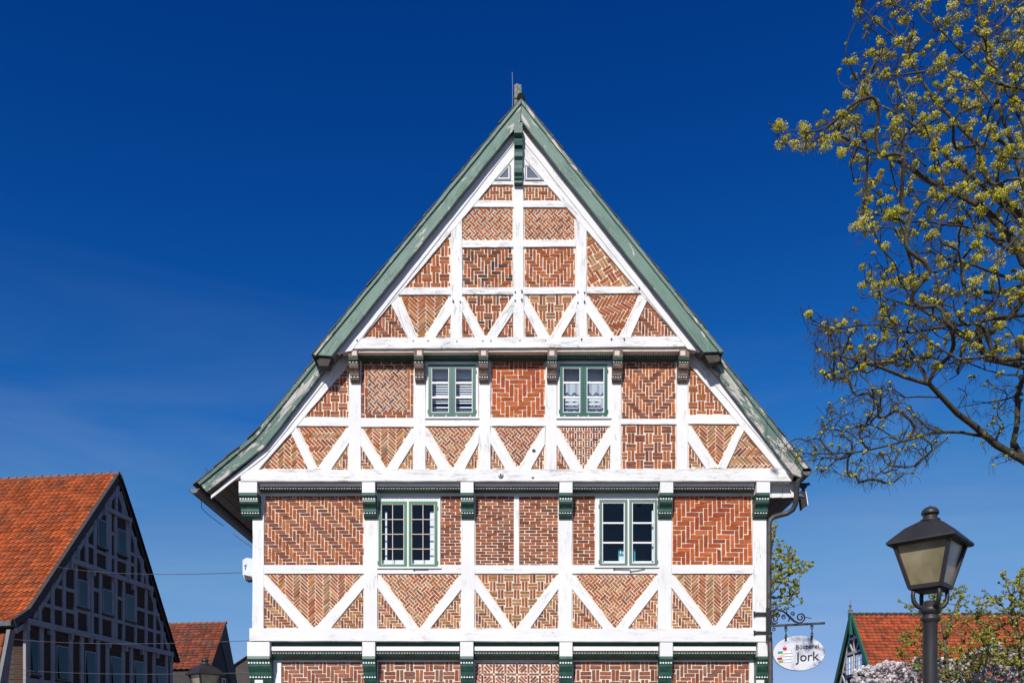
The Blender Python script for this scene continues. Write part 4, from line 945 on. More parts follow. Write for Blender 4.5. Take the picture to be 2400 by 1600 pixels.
SCR = [([(1804, 1436), (1810, 1430), (1818, 1427), (1828, 1428.5), (1840, 1434), (1852, 1446), (1862, 1455), (1872, 1459), (1880, 1457), (1886, 1450)]+spiral(1876, 1446, 10, 3, 10, -1.25), [.016]*5+[.024, .02]+[.014]*40),
       (spiral(1816, 1450, 10.5, 3, 60, 1.5), .012), ([(1804, 1458), (1809, 1461), (1816, 1461.5), (1823, 1457)], .012), (spiral(1837, 1445, 5.5, 2, -60, -1.35), .010), (spiral(1857, 1437, 5.2, 1.6, 80, -1.3), .010),
       ([(1852, 1446), (1849, 1452), (1848, 1455)], .014), ([(1850, 1442), (1844, 1436), (1844, 1428)], .008), ([(1887, 1446), (1893, 1446), (1898, 1448.5), (1902, 1447)], .007),
       (spiral(1813, 1474, 4.5, 1.6, -100, 1.2), .009), (spiral(1806, 1483, 4.4, 1.6, 150, -1.2), .009), ([(1803, 1471), (1801, 1478), (1804, 1486)], .009)]
for q, r in SCR:
    b = MB(); b.tube([P(x, y, ysg(x)+.015) for x, y in q], r if not isinstance(r, list) else (r+[r[-1]]*len(q))[:len(q)], 6); b.obj('scroll', MT['iron'], sg)
for cx0, ya, yb in ((1842, 1468, 1502), (1903, 1463, 1499)):
    n = 3; Yc = ysg(cx0)+.018
    b = MB(); pbox(b, cx0-2.5, cx0+2.5, ya-2, ya+5, Yc-.012, Yc+.012); b.obj('chain_lug', MT['iron'], sg)
    for k in range(n):
        yc = ya+6+k*9; b = MB(); pts = []
        for i in range(13):
            t = 2*math.pi*i/12; u = math.cos(t)*2.3; v = math.sin(t)*5.4
            q = P(cx0+(u if k % 2 == 0 else u*.25), yc+v, Yc); q.y += 0 if k % 2 == 0 else u*.008; pts.append(q)
        b.tube(pts, .009, 5, caps=False); b.obj('chain_link', MT['iron'], sg)
    b = MB(); b.extr([P(x, y, Yc-.02) for x, y in orient([(cx0-1.5, yb-11), (cx0+2, yb-11), (cx0+2, yb-2), (cx0+1, yb), (cx0-2.5, yb)])], (0, .04, 0)); b.obj('chain_hook', MT['iron'], sg)
MT['signwhite'] = m_plain('sign_white_enamel', (.68, .68, .71), .10, .02, 4, .6, 0)
def flat(name, c, rough=.5):
    t = NT(name); t.base(c, rough, .3); return t.m
MT.update(ink=flat('ink', (.02, .022, .03)), red_=flat('apple_red', (.55, .015, .02)), teal=flat('book_teal', (.02, .28, .42)), yel=flat('book_yellow', (.75, .62, .15)), mag=flat('book_magenta', (.35, .01, .20)), grn=flat('book_green', (.20, .38, .02)), gry=flat('print_grey', (.35, .35, .38)), page=flat('page_white', (.85, .85, .87)))
Yb_ = Ys-.09; tiltM = None
def SP(x, y, d=0.0):       # sign plane, turned slightly towards the street
    q = P(x, y, Yb_); q.y += -(x-1873)/58*.05-d; return q
b = MB(); n = 48; vs = []
for rx, ry, d in ((58.8, 41.3, 0), (57.8, 40.3, .012), (58.8, 41.3, -.03)):
    for k in range(n): t = 2*math.pi*k/n; vs.append(SP(1872.5+rx*math.cos(t), 1530+ry*math.sin(t), d))
b.add(vs, [tuple(range(n, 2*n)), tuple(range(2*n, 3*n))[::-1]]+[(k, (k+1) % n, n+(k+1) % n, n+k) for k in range(n)]+[(2*n+k, 2*n+(k+1) % n, (k+1) % n, k) for k in range(n)])
brd = b.obj('sign_board', MT['signwhite'], sg)
def flatp(name, pts, mat, d=.016):
    b = MB(); b.extr([SP(x, y, d) for x, y in pts], (0, .003, 0)); b.obj(name, mat, brd)
for (xa, xb, y0, y1, sl_, mt) in ((1824, 1835.5, 1524.5, 1530.5, -1, 'teal'), (1828, 1839.5, 1531.8, 1537.2, 0, 'yel'), (1823, 1834, 1539, 1545, 0, 'mag'), (1825.5, 1836.5, 1546, 1551.8, 0, 'grn')):
    flatp('book_spine', [(xa, y0+.6), (xb, y0), (xb, y1-.6), (xa, y1)], MT[mt])
    flatp('book_pages', [(xb, y0+.2), (xb+18, y0-.3), (xb+18, y1-1.6), (xb, y1-1)], MT['page'], .0155)
    flatp('book_edge', [(xb, y1-1), (xb+20, y1-1.8), (xb+20, y1-1.1), (xb, y1-.2)], MT['gry'], .017); flatp('book_edge', [(xb, y0), (xb+20, y0-1), (xb+20, y0-.5), (xb, y0+.6)], MT['gry'], .017)
flatp('apple', [(1840+4.9*math.cos(t)*(1-.12*math.sin(t)), 1519+3.9*math.sin(t)-(.8 if abs(math.cos(t)) > .35 and math.sin(t) < 0 else -.5 if math.sin(t) < -.9 else 0)) for t in [2*math.pi*k/20 for k in range(20)]], MT['red_'])
flatp('apple_leaf', [(1838, 1513.2), (1839.5, 1512), (1840, 1514.5)], MT['ink']); flatp('apple_leaf', [(1840.5, 1514), (1841.8, 1512.3), (1842, 1514)], MT['grn'])
def lettering(body, x0, x1, y_base, hpx, slant):
    cu = bpy.data.curves.new('lettering', 'FONT'); cu.body = body; cu.size = 1.0; cu.extrude = 0; cu.offset = .008; o = bpy.data.objects.new('tmp', cu); COL.objects.link(o)
    bpy.context.view_layer.update(); me = bpy.data.meshes.new_from_object(o.evaluated_get(bpy.context.evaluated_depsgraph_get())); bpy.data.objects.remove(o); bpy.data.curves.remove(cu)
    xs = [v.co.x for v in me.vertices]; ymax = max(v.co.y for v in me.vertices); a, c = min(xs), max(xs)
    for v in me.vertices:
        u = (v.co.x-a)/(c-a); yy = v.co.y/ymax; q = SP(x0+(x1-x0)*u, y_base-slant*u-hpx*yy, .0175); v.co = q
    me.materials.clear(); me.materials.append(MT['ink']); link('lettering', me, brd)
lettering('Bücherei', 1865, 1917, 1521, 10.5, 2.6); lettering('Jork', 1864, 1917.5, 1549.5, 21, 3.0)

# wires across the street
def wire(name, label, pts, r=.0065):
    b = MB(); b.tube(pts, r, 5); o = b.obj(name, MT['zinc']); o['label'] = label; o['category'] = 'wire'; o['group'] = 'wires spanning the street'
def sag(a, c, d, n=14): return [a.lerp(c, i/n)-Vector((0, 0, d*4*(i/n)*(1-i/n))) for i in range(n+1)]
wire('span_wire', 'thin wire from the dark left gable to the grey box on the white house', sag(P(128, 1327, 29.0), P(568, 1341, Y1), .12))
wire('span_wire', 'thin wire crossing above the small lantern to the white house corner', sag(P(33, 1497, 27.6), P(590, 1500, Y1+.4), .10))
wire('span_wire', 'lowest thin wire, passing behind the small lantern roof', sag(P(28, 1568, 27.6), P(600, 1575, Y1+1.2), .08))
# ------------------------------------------------------------------ neighbouring houses
class Gable:
    "a gable wall standing in its own vertical plane: origin O, direction g along the wall, outward normal n"
    def __init__(s, O, g, n): s.O = Vector(O); s.g = Vector(g); s.n = Vector(n)
    def tz(s, x, y):
        k = (x-CX)/F; t = (k*s.O.y-s.O.x)/(s.g.x-k*s.g.y); return t, EYE+(HY-y)*(s.O.y+s.g.y*t)/F
    def w(s, t, z, off=0.0): return Vector((s.O.x+s.g.x*t+s.n.x*off, s.O.y+s.g.y*t+s.n.y*off, z))
    def poly(s, b, tz, o0, o1, uv=False, col=None):
        n = len(tz); vs = [s.w(t, z, o1) for t, z in tz]+[s.w(t, z, o0) for t, z in tz]
        a = sum(tz[i][0]*tz[(i+1) % n][1]-tz[(i+1) % n][0]*tz[i][1] for i in range(n))
        us = None
        if uv:
            dt = max(t for t, z in tz)-min(t for t, z in tz); dz = max(z for t, z in tz)-min(z for t, z in tz); ou = rnd.uniform(0, 40)
            us = [((t, z) if dt > dz else (z, t)) for t, z in tz]*2; us = [(u+ou, v+ou*.3) for u, v in us]
        b.add(vs, [tuple(range(n)), tuple(range(n, 2*n))[::-1]]+[(i, (i+1) % n, n+(i+1) % n, n+i) for i in range(n)], col, us)
    def beam(s, name, p0, p1, wd, mat, par, o1=.05):
        (t0, z0), (t1, z1) = p0, p1; d = Vector((t1-t0, z1-z0)).normalized(); q = Vector((-d.y, d.x))*wd/2
        b = MB(); o1 = o1+rnd.uniform(0, .008); s.poly(b, [(t0+q.x, z0+q.y), (t1+q.x, z1+q.y), (t1-q.x, z1-q.y), (t0-q.x, z0-q.y)], -.05, o1, True); return b.obj(name, mat, par)
    def rectb(s, name, t0, t1, z0, z1, mat, par, o0=-.05, o1=.05):
        b = MB(); s.poly(b, [(t0, z0), (t1, z0), (t1, z1), (t0, z1)], o0, o1, True); return b.obj(name, mat, par)
    def window(s, t0, t1, z0, z1, par, tilt=0.0, mull=False, glass='glass_dark', fm='wgraypaint'):
        b = MB(); f = .05
        for q in ((t0, t0+f, z0, z1), (t1-f, t1, z0, z1), (t0+f, t1-f, z0, z0+f), (t0+f, t1-f, z1-f, z1)): s.poly(b, [(q[0], q[2]), (q[1], q[2]), (q[1], q[3]), (q[0], q[3])], 0, .066)
        wn = b.obj('window', MT[fm], par)
        b = MB(); s.poly(b, [(t0, z0), (t1, z0), (t1, z1), (t0, z1)], .045, .05); b.obj('backing', MT['dark'], wn)
        b = MB(); b.add([s.w(t0+f, z0+f, .058+tilt), s.w(t1-f, z0+f, .058+tilt), s.w(t1-f, z1-f, .058), s.w(t0+f, z1-f, .058)], [(0, 1, 2, 3)]); b.obj('pane', MT[glass], wn)
        b = MB(); s.poly(b, [(t0-.05, z0-.07), (t1+.05, z0-.07), (t1+.05, z0), (t0-.05, z0)], 0, .12); b.obj('sill', MT['darkwood'], wn)
        if mull:
            b = MB(); tm = (t0+t1)/2; s.poly(b, [(tm-.03, z0), (tm+.03, z0), (tm+.03, z1), (tm-.03, z1)], .03, .08)
            for k in (1, 2): zz = z0+(z1-z0)*k/3; s.poly(b, [(t0, zz-.02), (t1, zz-.02), (t1, zz+.02), (t0, zz+.02)], .03, .076)
            b.obj('glazing_bars', MT['wwhite'], wn)
        return wn
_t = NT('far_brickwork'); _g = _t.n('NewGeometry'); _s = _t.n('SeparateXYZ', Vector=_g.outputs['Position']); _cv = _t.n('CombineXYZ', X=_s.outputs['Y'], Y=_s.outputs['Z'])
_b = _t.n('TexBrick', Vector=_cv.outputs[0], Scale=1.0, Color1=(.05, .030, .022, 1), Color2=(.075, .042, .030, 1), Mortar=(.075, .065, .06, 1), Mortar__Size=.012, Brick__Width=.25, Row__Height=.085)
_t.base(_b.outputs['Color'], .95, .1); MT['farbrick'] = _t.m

def tile_mesh(w, l, h, col, th=.03):
    pr = [(0, .10), (.10, .75), (.22, 1.0), (.34, .72), (.50, .12), (.72, -.05), (1.0, .22)]; b = MB(); vs = []
    for d, lift in ((0, 0), (l, .042)):
        for u, z in pr: vs.append((u*w, d, z*h+lift))
    m = len(pr)
    for u, z in pr: vs.append((u*w, l, z*h+.042-th))
    fs = [(i, i+1, m+i+1, m+i) for i in range(m-1)]+[(m+i, m+i+1, 2*m+i+1, 2*m+i) for i in range(m-1)]
    b.add(vs, fs, col); return b
def lay_tiles(G, path, o0, o1, w, rp, mat, root, n_ind, h=.045, part='roof'):
    "pantiles in courses down the profile path (t, z), columns running back from the gable"
    segs = []; 
    for p, q in zip(path, path[1:]): segs.append((Vector(p), Vector(q), (Vector(q)-Vector(p)).length))
    L_ = sum(x[2] for x in segs); rows = int(L_/rp); cols = int((o0-o1)/w)
    def at(d):
        for p, q, l in segs:
            if d <= l: return p.lerp(q, d/l), (q-p).normalized()
            d -= l
        return segs[-1][1], (segs[-1][1]-segs[-1][0]).normalized()
    base = MB()
    for p, q, l in segs:       # closed deck below the tiles
        d = (q-p).normalized(); nn = Vector((-d.y, d.x)); nn = nn if nn.y > 0 else -nn; a_, b_ = p-nn*.02, q-nn*.02
        base.add([G.w(a_.x, a_.y, o0), G.w(a_.x, a_.y, o1), G.w(b_.x, b_.y, o1), G.w(b_.x, b_.y, o0)], [(0, 1, 2, 3)])
    deck = base.obj(part, MT['darkwood'], root)
    es = Vector((-G.n.x, -G.n.y, 0)); items = []
    for r in range(rows):
        p, d = at(r*L_/rows); nn = Vector((-d.y, d.x)); nn = nn if nn.y > 0 else -nn
        ed = Vector((G.g.x*d.x, G.g.y*d.x, d.y)); en = Vector((G.g.x*nn.x, G.g.y*nn.x, nn.y)); wob = rnd.uniform(-.006, .006)
        for c in range(cols):
            o = G.w(p.x, p.y, o0-c*w)+en*(.012+wob+rnd.uniform(-.004, .004))
            M = Matrix((es, ed, en)).transposed().to_4x4(); M.translation = o
            pc = o+ed*rp*.5; sx, sy = CX+F*pc.x/pc.y, HY-F*(pc.z-EYE)/pc.y
            vis = -5 < sx < 2405 and sy < 1605
            items.append((vis, -pc.length, M))
    items.sort(key=lambda t: (not t[0], -t[1])); b = MB(); var = []
    cols_ = [tuple([v*k for k in kk]) for v in (.66, .84, .99, 1.14) for kk in ((1, 1.01, 1), (1.05, .9, .85))]
    for c in cols_: var.append(tile_mesh(w*1.04, L_/rows*1.16, h, c).mesh('tile', mat))
    nv = 0
    for vis, _, M in items:
        if vis and nv < n_ind:
            o = link('tile', rnd.choice(var), deck); o.matrix_basis = M; nv += 1
        else:
            tm = tile_mesh(w*1.04, L_/rows*1.16, h, rnd.choice(cols_)); b.add([M @ Vector(v) for v in tm.v], tm.f, tm.c[0])
    if b.f: b.obj('roof_tiles', mat, root, kind='stuff', label='remaining roof tiles')
    return deck

# ---- dark gable house at the left
s8, c8 = math.sin(R(8)), math.cos(R(8))
GA = Gable((-16.4, 28.7, 0), (s8, c8, 0), (c8, -s8, 0))
ha = thing('brick_gable_house', 'half-timbered house at far left with orange pantile roof and shaded dark gable', 'house', GA.w(4.7, 0))
TA = lambda x, y: GA.tz(x, y)
pathL = [TA(x, y) for x, y in ((275, 1114), (229, 1183), (146, 1309), (66, 1431), (28, 1456))]; pathR = [TA(x, y) for x, y in ((275, 1114), (312, 1225), (362, 1385), (412, 1547))]
el, er = pathL[-1], pathR[-1]; tA0, tA1 = TA(62, 1500)[0], TA(403, 1560)[0]
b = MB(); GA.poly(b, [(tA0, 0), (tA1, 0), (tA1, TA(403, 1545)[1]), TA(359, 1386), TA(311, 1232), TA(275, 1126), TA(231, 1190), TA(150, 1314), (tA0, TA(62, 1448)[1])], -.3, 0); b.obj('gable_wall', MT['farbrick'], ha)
b = MB(); b.box(0, 0, 0, 0, 0, 0); zE = TA(62, 1460)[1]
b = MB()
for tt in (tA0, tA1): b.extr([GA.w(tt, 0, -.3), GA.w(tt, zE, -.3), GA.w(tt, zE, -14), GA.w(tt, 0, -14)], GA.g*.2)
b.obj('side_wall', MT['farbrick'], ha)
LV = lambda x, y: TA(x, y)[1]
z1b, z1t, z2b, z2t, z3b, z3t = LV(56, 1461), LV(56, 1447), LV(156, 1316), LV(156, 1304), LV(237, 1193), LV(237, 1183)
TT = lambda x: TA(x, 1500)[0]
def slope_t(z, left=True):
    p = pathL if left else pathR
    for (t0, za), (t1, zb) in zip(p, p[1:]):
        if min(za, zb) <= z <= max(za, zb): return t0+(t1-t0)*(z-za)/(zb-za)
    return p[-1][0]
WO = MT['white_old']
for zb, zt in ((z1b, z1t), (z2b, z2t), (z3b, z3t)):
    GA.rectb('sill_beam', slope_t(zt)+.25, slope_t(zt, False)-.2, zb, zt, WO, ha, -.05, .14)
    ta, tb = slope_t(zt)+.3, slope_t(zt, False)-.3; n = int((tb-ta)/1.1)
    for k in range(n+1): GA.rectb('joist_end', ta+(tb-ta)*k/n-.06, ta+(tb-ta)*k/n+.06, zb-.2, zb, WO, ha, -.05, .13)
    for l in (True, False):
        pass
for pth in (pathL, pathR):
    for (t0, za), (t1, zb) in zip(pth, pth[1:]): 
        d = Vector((t1-t0, zb-za)).normalized(); q = Vector((-d.y, d.x)); q = q if q.y < 0 else -q
        GA.beam('rafter', (t0+q.x*.33, za+q.y*.33), (t1+q.x*.33, zb+q.y*.33), .16, WO, ha, .03)
def rails(z, x0, x1, wd=.13):
    GA.rectb('rail', max(slope_t(z)+.3, TT(x0)), min(slope_t(z, False)-.25, TT(x1)), z-wd/2, z+wd/2, WO, ha, -.05, .042+rnd.uniform(0, .005))
rails(LV(125, 1371), 60, 176); rails(LV(125, 1422), 60, 176); rails(LV(205, 1376), 205, 236); rails(LV(205, 1436), 170, 410); rails(LV(205, 1390), 313, 410); rails(LV(205, 1378), 262, 290)
rails(LV(199, 1274), 170, 222); rails(LV(222, 1289), 222, 312); rails(LV(222, 1262), 296, 340); rails(LV(262, 1250), 255, 270)
def posts(xs, zb, zt, wd=.17):
    for x in xs:
        t = TT(x); lim = 1e9
        zz = zt
        for p in (pathL, pathR):
            for (t0, za), (t1, zc) in zip(p, p[1:]):
                if min(t0, t1) <= t <= max(t0, t1): zz = min(zz, za+(zc-za)*(t-t0)/(t1-t0)-.35)
        if zz > zb+.2: GA.rectb('post', t-wd/2, t+wd/2, zb, zz, WO, ha, -.05, .05+rnd.uniform(0, .006))
posts((91, 121, 148, 176, 206, 214, 234, 263, 270, 288, 316, 341, 361, 378, 394), z1t, z2b); posts((181, 201, 221, 250, 256, 269, 297, 301, 316, 332, 343), z2t, z3b); posts((271, 256, 287), z3t, z3t+3, .14)
posts((62, 95, 122, 164, 190, 228, 250, 287, 306, 339, 359, 389, 400), 2.0, z1b, .2); rails(LV(100, 1602), 60, 400, .3)
GA.beam('brace', (TT(243), z3t), (TT(262), z3t+1.0), .12, WO, ha); GA.beam('brace', (TT(297), z3t), (TT(281), z3t+.9), .12, WO, ha)
def winA(x0, x1, y0, y1, tilt=0.0):
    t0, t1 = TT(x0), TT(x1); GA.window(t0, t1, LV(x0, y1), LV(x0, y0), ha, tilt)
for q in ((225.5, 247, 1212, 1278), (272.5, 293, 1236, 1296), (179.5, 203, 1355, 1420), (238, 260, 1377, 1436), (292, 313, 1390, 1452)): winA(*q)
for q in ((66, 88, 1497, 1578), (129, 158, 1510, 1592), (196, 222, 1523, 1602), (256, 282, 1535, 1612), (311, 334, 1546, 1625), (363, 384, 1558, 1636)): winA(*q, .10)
lay_tiles(GA, pathL, .03, -9.4, .215, .235, MT['tile'], ha, 300, h=.06)
# verge: lead strip on top, black board in front, underside of the far slope
def verge(G, path, par, wd=.22, ht=.22, mt='darkwood', o=.28):
    for (t0, za), (t1, zb) in zip(path, path[1:]):
        d = Vector((t1-t0, zb-za)).normalized(); q = Vector((-d.y, d.x)); q = q if q.y > 0 else -q
        b = MB(); G.poly(b, [(t0+q.x*.07, za+q.y*.07), (t1+q.x*.07, zb+q.y*.07), (t1+q.x*.1, zb+q.y*.1), (t0+q.x*.1, za+q.y*.1)], o-wd-.05, o+.02); b.obj('verge_cap', MT[mt], par)
        b = MB(); G.poly(b, [(t0+q.x*.068, za+q.y*.068), (t1+q.x*.068, zb+q.y*.068), (t1-q.x*ht, zb-q.y*ht), (t0-q.x*ht, za-q.y*ht)], o-.04, o); b.obj('verge_board', MT['darkwood'], par)
        b = MB(); G.poly(b, [(t0-q.x*.02, za-q.y*.02), (t1-q.x*.02, zb-q.y*.02), (t1-q.x*.05, zb-q.y*.05), (t0-q.x*.05, za-q.y*.05)], 0, o-.04); b.obj('verge_soffit', MT['darkwood'], par)
verge(GA, pathL, ha, .10, .15, o=.12); verge(GA, pathR, ha, .06, .16, o=.12)
b = MB()
for (t0, za), (t1, zb) in zip(pathR, pathR[1:]): b.extr([GA.w(t0, za, .2), GA.w(t1, zb, .2), GA.w(t1, zb-.1, .2), GA.w(t0, za-.1, .2)], -GA.n*9.5)
b.obj('rear_roof_slope', MT['tile_old'], ha)
for k in range(26):
    o0 = .1-k*.37; b = MB(); t0, z0 = pathL[0]; M = None
    b.tube([GA.w(t0, z0+.05+.012*(k % 2), o0), GA.w(t0, z0+.03, o0-.37)], [.10, .085], 8); b.obj('ridge_tile', MT['ridge'], ha)
# eaves gutter, pale metal corner flashing and the lean-to roof at the frame edge
b = MB(); q = TA(30, 1466); b.extr([GA.w(q[0]-.1, q[1], .0), GA.w(q[0]+.25, q[1], .0), GA.w(q[0]+.25, q[1]+.17, .0), GA.w(q[0]-.1, q[1]+.17, .0)], -GA.n*9); b.obj('eaves_gutter', MT['zinc'], ha)
lt = thing('lean_to_roof', 'small orange tiled lean-to with grey metal edge at the left frame border', 'roof', (-15.2, 25.0, 0))
GL = Gable((-14.62, 25.0, 0), (s8, c8, 0), (c8, -s8, 0)); tb = GL.tz
pl = [tb(22, 1485), tb(-6, 1640)]
lay_tiles(GL, pl, -.12, -1.8, .26, .33, MT['tile'], lt, 60)
b = MB(); GL.poly(b, [tb(24, 1474), tb(36, 1476), tb(12, 1640), tb(-8, 1640)], -.12, .0); b.obj('metal_edge', MT['soffit'], lt)
b = MB(); b.extr([GL.w(pl[0][0], 0, -.2), GL.w(pl[0][0], pl[0][1]-.1, -.2), GL.w(pl[1][0], pl[1][1]-.1, -.2), GL.w(pl[1][0], 0, -.2)], -GL.n*1.6); b.obj('wall', MT['farbrick'], lt)

# ---- small tiled house behind it
GB = Gable(((527.6-CX)*54/F, 54, 0), (s8, c8, 0), (c8, -s8, 0)); TB = GB.tz
hb = thing('small_tiled_house', 'small house with mossy red pantile roof behind the small lantern', 'house', GB.w(0, 0))
apB = TB(527.6, 1461); bl_ = TB(493, 1566); brB = TB(562, 1640)
b = MB(); GB.poly(b, [(bl_[0]+.1, 0), (brB[0], 0), (brB[0], brB[1]), (apB[0], apB[1]-.1), (bl_[0]+.1, bl_[1]-.1)], -.3, 0); b.obj('gable_wall', MT['darkwood'], hb)
b = MB(); b.extr([GB.w(bl_[0]+.1, 0, -.3), GB.w(bl_[0]+.1, bl_[1], -.3), GB.w(bl_[0]+.1, bl_[1], -9), GB.w(bl_[0]+.1, 0, -9)], GB.g*.2); b.obj('side_wall', MT['darkwood'], hb)
lay_tiles(GB, [apB, bl_], .05, -7.2, .37, .21, MT['tile_old'], hb, 300, h=.07)
b = MB(); GB.poly(b, [TB(528, 1461), TB(562, 1640), TB(549, 1640), TB(515, 1497), TB(521, 1476)], -.1, .06); b.obj('verge_board', MT['greywood'], hb)
b = MB(); b.extr([GB.w(*apB, .0), GB.w(*brB, .0), GB.w(brB[0], brB[1]-.1, .0), GB.w(apB[0], apB[1]-.1, .0)], -GB.n*6); b.obj('rear_roof_slope', MT['tile_old'], hb)
for k in range(14): b = MB(); b.tube([GB.w(apB[0], apB[1]+.07, .1-k*.42), GB.w(apB[0], apB[1]+.04, -.32-k*.42)], [.10, .085], 8); b.obj('ridge_tile', MT['ridge'], hb)
GB.window(TB(519, 1600)[0], TB(527, 1600)[0], TB(520, 1612)[1], TB(520, 1588)[1], hb, fm='wwhite')

# ---- far dark roof between them
hc = thing('dark_roofed_house', 'distant roof of dark brown tiles at the left edge of the white house', 'house', P(640, 1780, 60))
Yc = 60.0; q = [P(640, 1500, 64), P(548, 1562, 61), P(546, 1640, 59), P(760, 1640, 59), P(760, 1500, 64)]
b = MB(); b.add(q, [(0, 1, 2, 3, 4)]); b.obj('roof', MT['darkwood'], hc)
b = MB(); b.add([q[2], q[3], Vector((q[3].x, 59, 0)), Vector((q[2].x, 59, 0))], [(0, 1, 2, 3)]); b.obj('wall', MT['farbrick'], hc)
b = MB(); nrm = (q[3]-q[2]).cross(q[0]-q[2]).normalized(); nrm = nrm if nrm.y < 0 else -nrm; dn = (q[2]-q[1]).normalized()
for r in range(36):
    v = r/36; c0 = P(640, 1500, 64).lerp(P(640, 1640, 59), v); xl = q[0].x+(q[1].x-q[0].x)*min(1, v/.45)
    for c in range(26):
        x = xl+.06+c*.26
        if x > q[3].x: break
        o = Vector((x, c0.y, c0.z))+nrm*.03; ed = (P(640, 1640, 59)-P(640, 1500, 64)).normalized(); M = Matrix((Vector((1, 0, 0)), ed, nrm)).transposed().to_4x4(); M.translation = o
        tm = tile_mesh(.27, .20, .06, (rnd.uniform(.7, 1.3),)*3); b.add([M @ Vector(v_) for v_ in tm.v], tm.f, tm.c[0])
b.obj('roof_tiles', MT['tile_grey'], hc, kind='stuff')
b = MB(); b.tube([q[0]+nrm*.06, q[1]+nrm*.06, q[2]+nrm*.06], .12, 6); b.obj('verge_tiles', MT['tile_grey'], hc)

# ---- red-roofed house at the right
GD = Gable((20, 50, 0), (0, 1, 0), (-1, 0, 0)); TD = GD.tz
hd = thing('red_roofed_house', 'half-timbered house with red tiled roof and green bargeboards behind the large lantern', 'house', (20, 50, 0))
apD = TD(2001, 1441); rgt = TD(2056, 1604); lft = TD(1960, 1618)
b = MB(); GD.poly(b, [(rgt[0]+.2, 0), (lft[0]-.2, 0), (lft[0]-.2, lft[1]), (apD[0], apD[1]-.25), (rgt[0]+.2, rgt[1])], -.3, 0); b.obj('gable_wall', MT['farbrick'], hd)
b = MB(); b.extr([GD.w(rgt[0]+.2, 0, -.3), GD.w(rgt[0]+.2, rgt[1], -.3), GD.w(rgt[0]+.2, rgt[1], -16), GD.w(rgt[0]+.2, 0, -16)], (0, .2, 0)); b.obj('side_wall', MT['farbrick'], hd)
lay_tiles(GD, [apD, rgt], .05, -15.5, .285, .235, MT['tile_red'], hd, 300, h=.055)
b = MB(); b.extr([GD.w(*apD, .1), GD.w(*lft, .1), GD.w(lft[0], lft[1]-.1, .1), GD.w(apD[0], apD[1]-.1, .1)], (16, 0, 0)); b.obj('rear_roof_slope', MT['tile_red'], hd)
MT['dgreen'] = m_plain('bargeboard_green', (.02, .115, .075), .5, .15, 4, .4, .05)
for e in (rgt, lft):
    d = Vector((e[0]-apD[0], e[1]-apD[1])).normalized(); qn = Vector((-d.y, d.x)); qn = qn if qn.y > 0 else -qn
    b = MB(); GD.poly(b, [(apD[0]+qn.x*.12, apD[1]+.14), (e[0]+qn.x*.12, e[1]+qn.y*.12), (e[0]-qn.x*.10, e[1]-qn.y*.10), (apD[0], apD[1]-.15)], .16, .22); b.obj('bargeboard', MT['dgreen'], hd)
    b = MB(); GD.poly(b, [(apD[0], apD[1]+.05), (e[0], e[1]+.05), (e[0], e[1]), (apD[0], apD[1])], 0, .159); b.obj('verge_soffit', MT['dgreen'], hd)
for k in range(40): b = MB(); b.tube([GD.w(apD[0], apD[1]+.08, .1-k*.4), GD.w(apD[0], apD[1]+.05, -.3-k*.4)], [.10, .085], 8); b.obj('ridge_tile', MT['darkwood'], hd)
b = MB(); b.lathe([(.10, 0), (.16, .06), (.13, .12), (.15, .24), (.08, .32), (.05, .38), (.05, .42), (.085, .47), (.085, .54), (.03, .58)], GD.w(apD[0], apD[1]+.06, .20), 12); b.obj('finial', MT['finial'], hd)
b = MB(); b.tube([GD.w(apD[0]-.25, apD[1], .3), GD.w(apD[0]-.25, apD[1]+.9, .3)], .012, 4); b.obj('lightning_rod', MT['zinc'], hd)
b = MB(); c = TD(2002, 1437); GD.poly(b, [TD(1999, 1440), TD(2004.5, 1440), TD(2004, 1486), TD(2001.5, 1488)], .05, .3); b.obj('ridge_bracket', MT['dgreen'], hd)
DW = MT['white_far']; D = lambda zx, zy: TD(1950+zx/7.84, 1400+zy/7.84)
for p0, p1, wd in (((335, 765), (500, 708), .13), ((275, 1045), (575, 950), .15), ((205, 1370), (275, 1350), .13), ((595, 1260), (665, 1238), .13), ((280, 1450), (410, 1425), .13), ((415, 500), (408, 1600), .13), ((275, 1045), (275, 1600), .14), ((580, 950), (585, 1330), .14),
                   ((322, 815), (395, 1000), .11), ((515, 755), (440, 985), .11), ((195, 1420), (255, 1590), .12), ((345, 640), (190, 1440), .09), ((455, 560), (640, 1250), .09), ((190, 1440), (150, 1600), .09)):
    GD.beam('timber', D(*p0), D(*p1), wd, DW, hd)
for a, c_, y0, y1 in ((287, 388, 1075, 1400), (455, 572, 1020, 1330)):
    t0, t1 = D(c_, y0)[0], D(a, y0)[0]; GD.window(t0, t1, D(c_, y1)[1], D(c_, y0)[1], hd, mull=True, fm='wwhite')

